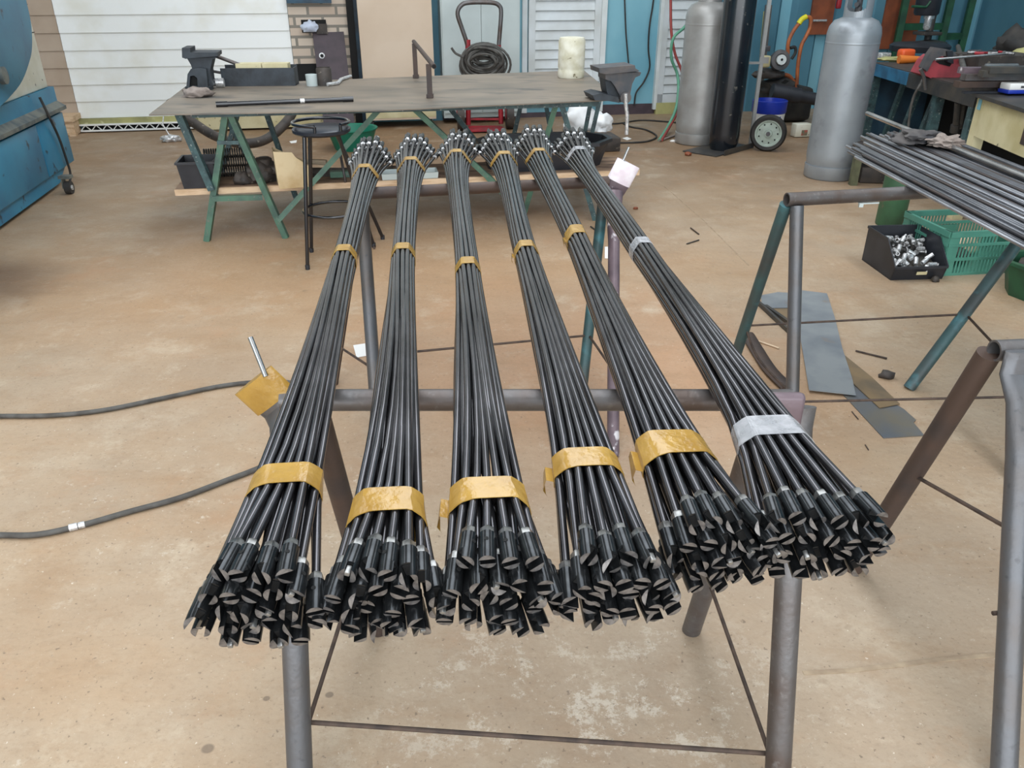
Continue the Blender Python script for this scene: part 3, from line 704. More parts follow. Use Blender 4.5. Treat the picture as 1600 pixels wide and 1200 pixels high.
# ---------------------------------------------------------------- steel worktable
TZ = .74
t = thing('worktable', 'long worktable of grey sheet steel on green angle-iron legs', 'table', P(600, 300, 0))
c4 = [P(233, 181, TZ), P(600, 174, TZ), P(968, 157, TZ), P(912, 111, TZ), P(600, 123, TZ), P(291, 136, TZ)]
b = MB(); b.prism([p for p in c4], V((0, 0, .007))); b.build('table_top', M['sheet'], t, smooth=False)
NC, BC = 4.82, 5.75
def np_(u, v): return PL(u, v, NC)
def ft(u, v): return P(u, v, 0)
def tp(u, c=NC, z=TZ - .004):              # point under the sheet at picture column u on plane c
    A_, B_ = PL(u, 600, c), PL(u, 0, c)
    lo, hi = 0.0, 600.0
    for _ in range(30):
        m_ = (lo + hi) / 2
        if PL(u, m_, c).z > z: lo = m_
        else: hi = m_
    return PL(u, lo, c)
segs = [(tp(352), ft(322, 378), .034, 'green', 'leg'), (tp(356), ft(446, 373), .034, 'green', 'leg'),
        (tp(276), np_(330, 298), .038, 'bluegreen', 'brace'), (np_(434, 345), tp(597), .03, 'green', 'brace'),
        (tp(641), np_(762, 277), .03, 'green', 'brace'), (np_(332, 311), np_(410, 309), .03, 'green', 'crossbar'), (np_(339, 223), np_(373, 223), .02, 'bluegreen', 'crossbar'),
        (tp(870), ft(818, 338), .032, 'green', 'leg'), (tp(876), ft(930, 345), .032, 'bluegreen', 'leg'), (np_(762, 277), np_(817, 335), .035, 'green', 'brace')]
for p, q, w_, m, nm in segs:
    b = MB(); b.angle(p, q, w_, ref=(0, -1, 0)) if nm != 'x' else None; b.build(nm, M[m], t, smooth=False)
bs = [(330, 385, 245), (380, 352, 245), (402, 445, 262), (674, 752, 232), (822, 795, 245), (847, 868, 250), (929, 905, 255), (944, 915, 252)]
for u0, u1, v1 in bs:
    b = MB(); p = tp(u0, BC); q = PL(u1, v1, BC); q = p + (q - p) * ((p.z - .002) / (p.z - q.z)) if p.z > q.z else q
    q.z = max(q.z, 0); b.angle(p, q, .03, ref=(0, -1, 0)); b.build('leg', M['bluegreen'], t, smooth=False)
b = MB(); b.bar(tp(330, BC, TZ - .02), tp(935, BC, TZ - .02), .03, .03); b.build('apron', M['bluegreen'], t, smooth=False)
b = MB(); b.bar(tp(300, NC, TZ - .02), tp(935, NC, TZ - .02), .03, .03); b.build('apron', M['bluegreen'], t, smooth=False)
# pale plank shelf
pz = .272
a_ = PL(272, 296, NC + .05); d_ = PL(1000, 262, NC + .05); a_.z = d_.z = pz
dir_ = (d_ - a_).normalized(); back = V((-dir_.y, dir_.x, 0))
PLK = a_; 
def pk(u, v, z=None):                       # point on the plank top at a picture position
    return P(u, v, pz + .036 if z is None else z)
L_ = (d_ - a_).length
b = MB(); b.prism([a_, d_, d_ + back * .42, a_ + back * .42], V((0, 0, .034))); o = b.build('plank_shelf', [M['wood']], smooth=False); tag(o, 'long pale wooden plank laid across the worktable legs as a shelf', 'plank')
b = MB(); b.prism([a_ + V((0, .012, .0342)), d_ + V((0, .012, .0342)), d_ + back * .41 + V((0, 0, .0342)), a_ + back * .41 + V((0, 0, .0342))], V((0, 0, .0012))); b.build('worn_face', M['plank_top'], o, smooth=False)

RWT = Matrix.Rotation(math.atan(.19), 4, 'Z')
def F(p, rz=0.0): return Matrix.Translation(V(p)) @ RWT @ Matrix.Rotation(rz, 4, 'Z')
def openbox(b, w_, d_, h, t_=.006, tap=.0, lip=0):
    """tray: outer and inner shell in one ring stack, local origin at the base centre"""
    def r(x, y, z): return [V((-x, -y, z)), V((x, -y, z)), V((x, y, z)), V((-x, y, z))]
    x, y = w_ / 2, d_ / 2; xb, yb = x - tap, y - tap
    st = [r(xb, yb, 0), r(x, y, h - lip)]
    if lip: st += [r(x + .008, y + .008, h - lip), r(x + .008, y + .008, h)]
    else: st += [r(x, y, h)]
    st += [r(x - t_, y - t_, h), r(xb - t_, yb - t_, t_)]
    return b.rings(st)

# things on the plank
p = pk(316, 288); b = MB(F(p)); openbox(b, .20, .22, .15, tap=.015, lip=.012); tag(b.build('plastic_bin', M['black'], smooth=False), 'black plastic bin at the left end of the plank shelf', 'bin')
for i, (u, v, z_) in enumerate(((350, 262, .0), (352, 252, .055), (345, 245, .11))):
    q = pk(u + 12, 278) + V((0, .05, .028 + z_)); pts = []
    n_ = 20
    for k in range(n_ * 10): a = k * .6283; pts.append(q + dir_ * ((k / (n_ * 10) - .5) * .27) + V((0, 0, math.sin(a) * .026)) + back * (math.cos(a) * .026))
    b = MB(); b.tube(pts, .0048, 6)
    tag(b.build('coil_spring', M['darksteel']), ['thick dark coil spring lying lowest beside the black bin', 'middle one of the stacked dark coil springs beside the black bin', 'topmost dark coil spring beside the black bin'][i], 'spring', 'coil springs on the plank shelf')
p = pk(412, 283); b = MB(F(p)); b.bm(blob((0, 0, 0), (.10, .08, .085), 5, .3)); b.lathe([(.045, .0), (.045, .13), (.03, .14)], c=(.02, 0, 0), n=16); b.lathe([(.03, -.08), (.03, .08)], n=14, Mx=Matrix.Translation((.0, -.03, .07)) @ Matrix.Rotation(R(90), 4, 'Y'))
tag(b.build('gearbox_casting', M['grimebox']), 'oily brown cast gearbox lump on the plank beside the springs', 'casting')
p = pk(381, 287); b = MB(F(p)); b.bm(blob((0, 0, 0), (.055, .045, .045), 8, .4)); tag(b.build('oily_rag', M['grimebox'], sm=60), 'small dark oily lump in front of the coil springs', 'rag')
# cut-open jerrycan
p = pk(459, 290); b = MB(F(p, R(8)))
def jer():
    def r(x, y, z, cut=0): return [V((-x, -y, z)), V((x * .1, -y, z - cut * .01)), V((x * .3, -y, z - cut * .04)), V((x, -y, z - cut * .09)), V((x, y, z - cut * .09)), V((-x, y, z + cut * .005))]
    return [r(.085, .06, 0), r(.088, .062, .02), r(.092, .062, .21, 1), r(.087, .057, .208, 1), r(.083, .057, .02), r(.02, .02, .02)]
b.rings(jer()); tag(b.build('jerrycan', M['tan_plastic'], sm=40), 'stained tan plastic jerrycan with its top cut off, on the plank', 'jerrycan')
p = pk(512, 272); b = MB(F(p, R(-12))); b.box((0, 0, .012), (.30, .16, .02)); tag(b.build('flat_iron_plate', M['grimebox'], smooth=False), 'dark flat iron plate on the plank behind the bar stool', 'plate')
p = pk(496, 258, pz + .062); b = MB(F(p, R(-25))); b.box((0, 0, .02), (.13, .035, .03), b=.006); tag(b.build('offcut_block', M['chipwood']), 'pale offcut block on the dark iron plate behind the stool', 'block')
p = pk(548, 276); b = MB(F(p)); b.bar((-.12, 0, .02), (.14, 0, .02), .05, .035); tag(b.build('green_bar', M['green'], smooth=False), 'short green steel bar lying on the plank beside the leftmost bundle', 'bar')
b = MB(); b.tube([pk(540, 285), np_(524, 250) + V((0, .15, .0))], .008, 10); tag(b.build('steel_rod', M['pipe']), 'short grey rod leaning on the plank between stool and leftmost bundle', 'rod')
p = pk(640, 276); b = MB(F(p)); openbox(b, .34, .14, .035, tap=.004); tag(b.build('steel_tray', M['cab'], smooth=False), 'shallow pale steel tray on the plank behind the second bundle', 'tray')
b = MB(F(pk(600, 266))); b.box((0, 0, .045), (.11, .10, .08), b=.01); tag(b.build('iron_block', M['darksteel']), 'dark iron block on the plank behind the two leftmost bundles', 'block')
# teal basin under the table, behind the stool
p = P(552, 232, 0); b = MB(); b.lathe([(.16, 0), (.22, .17), (.232, .175), (.232, .185), (.21, .18), (.15, .01)], c=p, n=32); tag(b.build('washing_basin', M['teal_basin']), 'round teal plastic basin on the floor under the worktable', 'basin')
# black tub and bag at the right end of the plank
p = pk(850, 262) + V((0, .06, 0)); b = MB(F(p)); 
def oct_(x, y, z, c_=.3): return [V((-x, -y * c_, z)), V((-x * (1 - c_), -y, z)), V((x * (1 - c_), -y, z)), V((x, -y * c_, z)), V((x, y * c_, z)), V((x * (1 - c_), y, z)), V((-x * (1 - c_), y, z)), V((-x, y * c_, z))]
b.rings([oct_(.36, .15, 0), oct_(.41, .2, .15), oct_(.43, .22, .15), oct_(.43, .22, .17), oct_(.40, .19, .17), oct_(.35, .14, .02)])
tag(b.build('mixing_tub', M['black'], smooth=False), 'wide black plastic tub at the right end of the plank shelf', 'tub')
p = P(925, 205, .12); b = MB(F(p)); b.bm(blob((-.12, 0, .02), (.14, .12, .15), 12, .45)); b.bm(blob((.08, .02, .0), (.11, .09, .10), 15, .5))
tag(b.build('plastic_bag', M['bag'], sm=70), 'crumpled white plastic bag beside the black tub below the table', 'bag')
b = MB(F(P(922, 235, 0))); b.box((0, .05, .06), (.5, .3, .12), b=.01); tag(b.build('timber_block', M['grimebox']), 'dark block on the floor carrying the crumpled white bag', 'block')

# things on the table top
def T(u, v, z=TZ + .0072): return P(u, v, z)
def mvise(name, label, p, rz, sc, m, k=1):
    """bench vise: local x along the screw, jaws across y"""
    Mx = F(p, rz) @ Matrix.Scale(sc, 4); t = thing(name, label, 'vise', p)
    b = MB(Mx); b.box((0, 0, .012), (.16, .15, .024), b=.004); b.rings([[V((-.05, -.045, .02)), V((.05, -.045, .02)), V((.05, .045, .02)), V((-.05, .045, .02))], [V((-.035, -.035, .10)), V((.05, -.035, .10)), V((.05, .035, .10)), V((-.035, .035, .10))], [V((-.02, -.045, .15)), V((.10, -.045, .15)), V((.10, .045, .15)), V((-.02, .045, .15))], [V((.0, -.085, .235)), V((.085, -.085, .235)), V((.085, .085, .235)), V((.0, .085, .235))]]); b.build('body', m, t, sm=30)
    b = MB(Mx); b.rings([[V((-.20, -.03, .07)), V((-.04, -.03, .07)), V((-.04, .03, .07)), V((-.20, .03, .07))], [V((-.20, -.03, .14)), V((-.04, -.03, .15)), V((-.04, .03, .15)), V((-.20, .03, .14))], [V((-.10, -.085, .235)), V((-.02, -.085, .235)), V((-.02, .085, .235)), V((-.10, .085, .235))]]); b.build('sliding_jaw', m, t, sm=30)
    b = MB(Mx); b.box((-.014, 0, .247), (.02, .18, .026)); b.box((.012, 0, .247), (.02, .18, .026)); b.build('jaw_plates', M['vise'], t, smooth=False)
    b = MB(Mx); b.tube([(-.26, 0, .105), (-.18, 0, .105)], .013, 12); b.lathe([(.02, -.012), (.02, .012)], n=14, Mx=Matrix.Translation((-.25, 0, .105)) @ Matrix.Rotation(R(90), 4, 'Y')); b.build('screw', M['vise'], t)
    return t, Mx
def pxprism(pts, c, dep, m=.19, bev=0):     # side outline on plane Y = c + m X, given real depth away from the camera
    n_ = V((-m, 1, 0)).normalized(); b = MB(); b.prism([PL(u, v, c, m) for u, v in pts], n_ * dep); return b
p = T(312, 140); vc = p.y - .19 * p.x - .02
t = thing('bench_vise', 'dark cast bench vise on the far left corner of the worktable', 'vise', p)
b = pxprism([(292, 91), (297, 91), (340, 89), (332, 93), (328, 110), (330, 126), (334, 133), (326, 139), (300, 138), (301, 110), (298, 101)], vc, .15); b.build('fixed_jaw', M['vise_dark'], t, sm=20)
b = pxprism([(284, 75), (297, 75), (297.5, 82), (340, 82), (340.5, 88), (297, 91), (290, 92), (284.5, 90)], vc - .02, .19); b.build('jaw_top', M['vise_dark'], t, sm=20)
b = pxprism([(293, 116), (298, 108), (312, 106), (322, 108), (325, 138), (314, 139), (309, 137), (308, 122), (303, 118), (297, 119), (296, 138), (291, 137)], vc - .05, .16); b.build('slide_housing', M['vise_dark'], t, sm=20)
b = pxprism([(296, 120), (303, 119), (308, 123), (308, 137), (296, 137)], vc - .02, .1); b.build('slide_bore', M['dark'], t, smooth=False)
b = MB(); q = T(340, 137) + V((0, 0, .03)); b.tube([q + V((-.05, 0, 0)), q + V((-.01, 0, 0))], .022, 16); b.tube([q + V((-.005, 0, 0)), q + V((.045, 0.008, 0))], .028, 16); b.build('swivel_lock', M['nut'], t)
b = MB(F(p)); b.lathe([(.085, .0), (.085, .02), (.06, .03)], n=24); b.build('swivel_base', M['vise_dark'], t)
b = MB(); b.bm(blob(T(309, 151), (.085, .055, .035), 21, .45)); tag(b.build('rag', M['rag_l'], sm=70), 'crumpled beige rag at the foot of the left bench vise', 'rag')
# channel tray with timber
t = thing('steel_channel_box', 'long dark steel channel box on the worktable beside the left vise', 'box', T(409, 134))
A_, B_ = T(348, 135), T(462, 134); d = (B_ - A_).normalized(); n_ = V((-d.y, d.x, 0)); b = MB()
L_ = (B_ - A_).length
b.M = Matrix.Translation(A_) @ Matrix(((d.x, n_.x, 0, 0), (d.y, n_.y, 0, 0), (0, 0, 1, 0), (0, 0, 0, 1)))
b.box((L_ / 2, .004, .055), (L_, .008, .11)); b.box((L_ / 2, .13, .06), (L_, .008, .12)); b.box((L_ / 2, .066, .004), (L_, .13, .008)); b.box((L_ - .004, .066, .055), (.008, .13, .11)); b.box((.004, .066, .04), (.008, .13, .08))
b.build('channel', M['vise_dark'], t, smooth=False); MXC = b.M
b = MB(MXC)
for k in range(2): b.box((L_ * (.38 + .36 * k), .07, .075), (L_ * .35, .10, .12))
tag(b.build('timber_offcut', M['cream2'], smooth=False), 'pair of pale timber offcuts lying in the dark channel box', 'timber')
b = MB(MXC); b.tube([(-.08, .06, .20), (.18, .06, .10)], .012, 10); tag(b.build('steel_tube', M['pipe']), 'upper grey tube sticking out of the channel box towards the vise', 'tube')
b = MB(MXC); b.tube([(-.14, .04, .105), (.06, .05, .065)], .009, 10); tag(b.build('steel_bar', M['pipe']), 'lower grey bar sticking out of the channel box towards the vise', 'bar')
p = T(488, 134); b = MB(); b.lathe([(.036, 0), (.038, .07), (.033, .072), (.032, .004)], c=p, n=20); tag(b.build('tin_can', M['cab']), 'small pale tin can beside the right end of the channel box', 'can')
p = T(499, 133); b = MB(); b.lathe([(.012, 0), (.012, .02)], c=p, n=12); tag(b.build('nut', M['dark']), 'tiny dark nut beside the small tin can', 'nut')
p = T(508, 133); b = MB(); b.lathe([(.05, 0), (.05, .1), (.045, .11), (.045, .005)], c=p, n=20); tag(b.build('steel_sleeve', M['grimebox']), 'short rusty steel sleeve standing in front of the brown plate', 'sleeve')
b = MB(); b.tube([T(512, 135) + V((0, 0, .012)), T(528, 133) + V((0, 0, .012)), T(533, 127) + V((0, 0, .012)), T(548, 122) + V((0, 0, .012))], .012, 10); tag(b.build('crank_handle', M['nut']), 'cranked steel handle lying at the back edge of the worktable', 'handle')
# slender black coupled tube
t = thing('drill_tube', 'long black enamelled tube lying along the front of the worktable', 'tube', T(445, 163))
A_, B_ = T(347, 167) + V((0, 0, .014)), T(544, 159) + V((0, 0, .014)); b = MB(); b.tube([A_, B_], .0125, 14); b.build('tube', M['black_gloss'], t)
b = MB(); q = A_.lerp(B_, .63); b.tube([q - (B_ - A_).normalized() * .012, q + (B_ - A_).normalized() * .012], .0142, 14); b.build('joint_ring', M['nut'], t)
for q in (A_, B_):
    b = MB(); d = (B_ - A_).normalized(); b.tube([q - d * .03, q + d * .03], .0155, 14); b.build('end_socket', M['black_gloss'], t)
# rail frame standing on the sheet
t = thing('pipe_rest', 'small brown pipe rest of two posts and a slanted bar on the worktable', 'pipe rest', T(664, 140))
f1, f2 = T(672, 153), T(650, 122); h1, h2 = PL(675, 100, f1.y - .19 * f1.x), PL(649, 68, f2.y - .19 * f2.x)
for f_, h_ in ((f1, h1), (f2, h2)):
    b = MB(); b.bar(f_, V((f_.x, f_.y, h_.z)), .03, .022, ref=(0, 1, 0)); b.box(f_ + V((0, 0, .012)), (.04, .04, .02)); b.build('post', M['pipe_brown'], t, smooth=False)
dd = (V((h2.x, h2.y, h2.z)) - h1).normalized(); b = MB(); b.tube([V(h1) - dd * .1, V(h2) + dd * .12], .014, 12); b.build('slanted_bar', M['pipe_brown'], t)
b = MB(); b.tube([V(h1) - dd * .105, V(h1) - dd * .1], .011, 12); b.build('bore', M['dark'], t)
p = T(892, 121); b = MB(); b.lathe([(.088, 0), (.094, .01), (.094, .05), (.090, .06), (.094, .07), (.094, .24), (.085, .262), (.05, .266)], c=p, n=28); tag(b.build('plastic_jug', M['jug']), 'grubby off-white plastic jug on the right end of the worktable', 'jug')
# right vise
p = T(955, 156); vc = p.y - .19 * p.x
t = thing('bench_vise', 'grey bench vise clamped on the right end of the worktable', 'vise', p)
b = pxprism([(946, 114), (1002, 113), (1000, 118), (993, 121), (988, 131), (985, 146), (985, 158), (969, 160), (969, 150), (961, 135), (955, 127), (946, 124)], vc, .15); b.build('sliding_jaw', M['vise'], t, sm=20)
b = pxprism([(936, 106.5), (992, 102), (993, 107), (1000, 111), (946, 116), (937, 114)], vc - .02, .19); b.build('jaw_plates', M['vise'], t, sm=20)
b = pxprism([(945, 123), (955, 127), (962, 136), (969, 150), (970, 159), (952, 157), (948, 142)], vc + .03, .12); b.build('fixed_body', M['vise_dark'], t, sm=20)
b = pxprism([(926, 149), (938, 146), (966, 152), (968, 161), (952, 158), (930, 157)], vc - .06, .2); b.build('clamp_foot', M['vise_dark'], t, sm=20)
b = MB(); q = PL(978, 153, vc - .03); b.lathe([(.032, -.05), (.032, .0)], n=18, Mx=Matrix.Translation(q) @ Matrix.Rotation(R(90), 4, 'X')); b.build('screw_head', M['vise'], t)
b = MB(); q = PL(977, 155, vc - .08); b.tube([q + V((0, 0, .03)), PL(978, 165, vc - .08), PL(980, 180, vc - .08), PL(979, 210, vc - .08)], .011, 10); b.build('tommy_bar', M['nut'], t)

# ---------------------------------------------------------------- bar stool
c0 = P(502, 202, .70); sc_ = V((c0.x, c0.y, 0))
t = thing('bar_stool', 'tall round black bar stool in front of the worktable', 'stool', sc_)
b = MB(); b.lathe([(.0, .68), (.13, .68), (.145, .69), (.147, .705), (.135, .712), (.0, .712)], c=sc_, n=36); b.build('seat', M['seat'], t)
b = MB(); pts = [sc_ + V((.141 * math.cos(a), .141 * math.sin(a), .735)) for a in [R(-35 + 305 * k / 30) for k in range(31)]]; b.tube(pts, .0085, 8); b.tube([pts[0], pts[0] + V((0, 0, -.03))], .0085, 8); b.tube([pts[-1], pts[-1] + V((0, 0, -.03))], .0085, 8); b.build('seat_rim', M['black_gloss'], t)
f1, f2 = P(481, 421), P(487, 394); f3 = P(584, 386)
f1 = V((f1.x, f1.y, 0)); sq = [f1, f3, V((2 * sc_.x - f1.x, 2 * sc_.y - f1.y, 0)), f2]
sq = [f1, V((sc_.x + .15, sc_.y - .12, 0)), V((sc_.x + .16, sc_.y + .15, 0)), f2]
f3_ = f3
ft_ = [f1, f2, f3_, V((f3_.x + .03, f3_.y + .15, 0))]
for f_ in ft_:
    d_ = (f_ - sc_); top_ = sc_ + V((d_.x, d_.y, 0)).normalized() * .105 + V((0, 0, .685)); b = MB(); b.tube([top_, f_ + V((0, 0, .012))], .0105, 12); lg = b.build('leg', M['black_gloss'], t)
    b = MB(); b.lathe([(.012, 0), (.013, .02), (.012, .026)], c=f_, n=12); b.build('leg_tip', M['black'], lg)
b = MB(); rc = sc_ + V((.02, .03, .28)); b.tube([rc + V((.165 * math.cos(a), .165 * math.sin(a), 0)) for a in [6.2832 * k / 36 for k in range(36)]], .008, 8, closed=True); b.build('foot_ring', M['black_gloss'], t)

# ---------------------------------------------------------------- blue machine at the left edge
A_, B_ = P(-60, 408), P(97, 291); n_ = (B_ - A_).normalized(); inw = V((-n_.y, n_.x, 0))      # inw points away from the aisle
t = thing('machine_tool', 'blue and cream machine tool with bulging cowl at the left edge', 'machine', (A_ + B_) / 2)
MM = Matrix.Translation((A_.x, A_.y, 0)) @ Matrix(((n_.x, inw.x, 0, 0), (n_.y, inw.y, 0, 0), (0, 0, 1, 0), (0, 0, 0, 1)))
L_ = (B_ - A_).length
def mp(u, v, off=0.0):                       # picture point on the machine's aisle face (off metres towards the aisle) -> local
    nrm = -inw; p0 = A_ + nrm * off; d = ray(u, v); k = (p0 - O).dot(nrm) / d.dot(nrm); return MM.inverted() @ (O + d * k)
q = mp(116, 249); zk = max(q.z, .16); xr = mp(100, 200).x
tl = mp(82, 140); zt = .66
b = MB(MM); b.prism([V((-1.2, 0, .03)), V((L_ - .02, 0, .03)), V((xr + .02, 0, .2)), V((xr, 0, zt)), V((-1.2, 0, zt))], V((0, .7, 0))); b.build('base_cabinet', M['machine'], t, smooth=False)
b = MB(MM); b.box2((-1.0, -.05, .50), (xr + .01, 0, .525)); b.prism([V((-1.0, -.05, .525)), V((-1.0, .0, .525)), V((-1.0, .0, .56))], V((xr + 1.0, 0, 0))); b.build('drip_ledge', M['machine_d'], t, smooth=False)
q0, q1 = mp(52, 185, .03), mp(112, 300, .03)
for xa, xb_ in ((-.9, -.05), (-.03, mp(62, 240).x), (mp(62, 240).x + .015, xr - .02)):
    b = MB(MM); b.box(((xa + xb_) / 2, -.012, .30), (xb_ - xa, .022, .36), b=.006); b.build('access_panel', M['machine'], t)
b = MB(MM); b.prism([V((-.8, -.14, .12)), V((.12, -.14, .12)), V((.12, -.14, .42)), V((-.8, -.14, .42))], V((0, .13, 0))); 
b.build('chip_tray', M['machine'], t, smooth=False)
# cream column
ql, qr = mp(45, 60, -.02), mp(80, 120, -.02)
zb_ = mp(100, 150).z
b = MB(MM); b.box2((-1.2, .02, zt), (xr - .05, .7, 2.4), b=.01); b.build('column_housing', M['cream3'], t)
b = MB(MM)
for z in (1.03, 1.21): b.box2((-.3, .016, z), (xr - .05, .021, z + .004))
b.build('panel_seam', M['dark'], t, smooth=False)
# bulging cowl: rounded section swept along the machine
cw = [mp(0, 176, .12), mp(35, 137, .12), mp(50, 100, .12), mp(54, 75, .12), mp(52, 40, .12), mp(44, 2, .12)]
prof = [V((p_.x, 0, p_.z)) for p_ in cw]; x00 = -1.2
poly = [V((x00, 0, prof[0].z - .04))] + cr(prof, 5) + [V((prof[-1].x - .02, 0, 2.0)), V((x00, 0, 2.0))]
b = MB(MM); yo, yi = -.12, .05
cen_ = V((x00, 0, 1.5))
b.rings([[V((p_.x, yi, p_.z)) for p_ in poly], [V((p_.x, yo + .03, p_.z)) for p_ in poly], [V((p_.x - .03 * (p_.x > x00), yo, p_.z + .02)) for p_ in poly]]); b.build('cowl', M['machine'], t, sm=50)
b = MB(MM); b.lathe([(.05, 0), (.05, .03), (.02, .035)], n=20, Mx=Matrix.Translation(mp(0, 118, .12)) @ Matrix.Rotation(R(90), 4, 'X')); b.build('knob', M['machine_d'], t)
b = MB(); b.tube([MM @ V(q_) for q_ in cr([mp(62, 152, .035), mp(78, 185, .06), mp(92, 215, .05), mp(104, 250, .045), mp(110, 272, .04), mp(108, 290, .04)])], .009, 8); b.build('power_cable', M['rubber'], t)
cp = P(110, 303); b = MB()
b.tube([cp + V((-.02, 0, .045)), cp + V((.02, .005, .045))], .045, 18); b.build('castor_wheel', M['rubber'], t)
b = MB(); b.tube([cp + V((.018, .004, .045)), cp + V((.026, .006, .045))], .018, 14); b.build('castor_hub', M['nut'], t)
b = MB(); b.bar(cp + V((-.03, .0, .04)), cp + V((-.03, .01, .13)), .05, .006, ref=(1, 0, 0)); b.bar(cp + V((-.05, .01, .12)), cp + V((.03, .01, .12)), .06, .02); b.build('castor_bracket', M['machine_d'], t, smooth=False)
# timber pallet end beside the machine
p = P(116, 214); b = MB(F(p)); b.box((-.12, .16, .16), (.28, .24, .05)); b.box((-.12, .16, .07), (.24, .2, .13)); b.box((-.02, .06, .0 + .012), (.06, .06, .024)); b.box((-.02, .06, .06), (.012, .012, .1))
tag(b.build('wooden_crate', M['wood'], smooth=False), 'low wooden crate between the blue machine and the white cladded door', 'crate')

# ---------------------------------------------------------------- hand truck with cable coil
c = 8.35
t = thing('hand_truck', 'red and grey hand truck standing against the pale cabinet', 'hand truck', PL(752, 205, c))
def h(u, v): return PL(u, v, c)
loop = cr([h(732, 95), h(730, 70), h(722, 45), h(715, 22), h(720, 9), h(733, 4), h(768, 4), h(780, 9), h(783, 20), h(781, 50), h(779, 75)], 5)
b = MB(); b.tube(loop, .021, 12); b.build('handle_loop', M['pipe'], t)
for u0, u1 in ((731, 732), (779, 783)):
    b = MB(); p0, p1 = h(u0, 70 if u0 > 750 else 62), h(u1, 203); p1.z = max(p1.z, .05); b.tube([p0, p1], .025, 12); b.build('side_rail', M['red'], t)
for v in (150, 186, 198):
    b = MB(); b.bar(h(732, v), h(782, v), .02, .02); b.build('crossbar', M['red'], t, smooth=False)
for u in (720, 796):
    q = h(u, 190); q.z = .15; b = MB(); b.tube([q + V((-.035, .0, 0)), q + V((.035, .007, 0))], .15, 24); wh = b.build('wheel', M['grimebox'], t)
    b = MB(); b.tube([q + V((-.04, .0, 0)), q + V((.04, .008, 0))], .06, 16); b.build('hub', M['red'], wh)
b = MB(); q = h(757, 203); b.box(V((q.x, q.y - .1, .02)), (.40, .22, .012), rz=WA); b.build('toe_plate', M['red'], t, smooth=False)
random.seed(11)
b = MB(); ctr = PL(757, 96, c - .08)
for k in range(22):
    f_ = random.uniform(.3, 1.0); rx, rz_ = .245 * f_ ** .7, .185 * f_; dx, dz, dy = random.uniform(-.02, .02), random.uniform(-.05, .05), random.uniform(-.10, .02)
    til = random.uniform(-.25, .25)
    b.tube([ctr + V((dx + rx * math.cos(a), dy + .03 * math.sin(a * 2 + k), dz + rz_ * math.sin(a) + til * .3 * rx * math.cos(a))) for a in [6.2832 * i / 26 for i in range(26)]], .0115, 7, closed=True)
b.tube(cr([ctr + V((-.2, -.1, .05)), ctr + V((-.27, -.1, .08)), ctr + V((-.31, -.1, .13))]), .0115, 7)
tag(b.build('welding_cable_coil', M['hose']), 'thick coil of grey welding cable hung on the hand truck', 'cable')

# ---------------------------------------------------------------- gas cylinders
def gascyl(label, fu, fv, r, H, m, collar=True, foot=True, yaw=0, neck=True):
    f = P(fu, fv); d = V((f.x, f.y, 0)).normalized(); c = f + d * r; c.z = 0
    t = thing('gas_cylinder', label, 'gas cylinder', c); b = MB()
    z0 = .045 if foot else .0105
    b.lathe([(.02, z0), (r * .8, z0), (r * .96, z0 + .06), (r, z0 + .12), (r, z0 + .14), (r, H * .842), (r, H * .845), (r * 1.006, H * .848), (r * 1.006, H * .853), (r, H * .856), (r, H * .859), (r, H * .90), (r * .995, H * .91), (r * .95, H * .945), (r * .8, H * .98), (r * .5, H), (.03, H + .005)], c=c, n=48); b.build('shell', M[m], t, sm=40)
    if foot: b = MB(); b.lathe([(r * .93, .0), (r * .99, .012), (r * 1.0, .098), (r * .93, .098), (r * .9, .0)], c=c, n=48); b.build('foot_ring', M[m], t)
    if collar:
        b = MB(); rc_ = r * .52; rings = []; n = 40
        holes = (3, 4, 5, 6, 7)
        for r_, z in ((rc_, H - .02), (rc_ * 1.02, H + .17), (rc_ * .95, H + .17), (rc_ * .93, H - .02)): rings.append((r_, z))
        a_open = R(200) + yaw; w_open = R(48)
        for seg in range(n):
            a0, a1 = 6.2832 * seg / n, 6.2832 * (seg + 1) / n; am = (a0 + a1) / 2; dlt = abs((am - a_open + math.pi) % (2 * math.pi) - math.pi)
            dl2 = abs((am - a_open - math.pi + math.pi) % (2 * math.pi) - math.pi)
            hh = 0
            for dd_ in (dlt, dl2):
                if dd_ < w_open: hh = math.sqrt(1 - (dd_ / w_open) ** 2) * .05
            parts = [(H - .02, H + .17)] if hh == 0 else [(H - .02, H + .085 - hh), (H + .085 + hh, H + .17)]
            for za, zb2 in parts:
                q = [c + V((r_ * math.cos(a), r_ * math.sin(a), z)) for z in (za, zb2) for r_, a in ((rc_, a0), (rc_, a1), (rc_ * .94, a1), (rc_ * .94, a0))]
                b.add(q, [(0, 1, 5, 4), (1, 2, 6, 5), (2, 3, 7, 6), (3, 0, 4, 7), (0, 3, 2, 1), (4, 5, 6, 7)])
        b.build('collar', M[m], t, sm=50)
        b = MB(); b.lathe([(.025, H), (.025, H + .06), (.02, H + .065), (.02, H + .11)], c=c, n=16); b.tube([c + V((0, 0, H + .08)), c + V((-.04, -.05, H + .08))], .016, 12); b.build('valve', M['vise'], t)
    return t, c
gascyl('large silver gas cylinder standing alone in front of the workbench', 1292, 284, .186, 1.13, 'gas', yaw=R(35))
gascyl('silver gas cylinder beside the glossy black one, near the louvred door', 1086, 229, .196, 1.19, 'gas2', yaw=R(60))
t, cb = gascyl('tall glossy black gas cylinder strapped on a steel cart', 1128, 239, .135, 1.46, 'gasblack', collar=False, foot=False)
b = MB(); b.lathe([(.045, 1.46), (.045, 1.52), (.03, 1.56)], c=cb, n=20); b.build('neck', M['vise'], t)
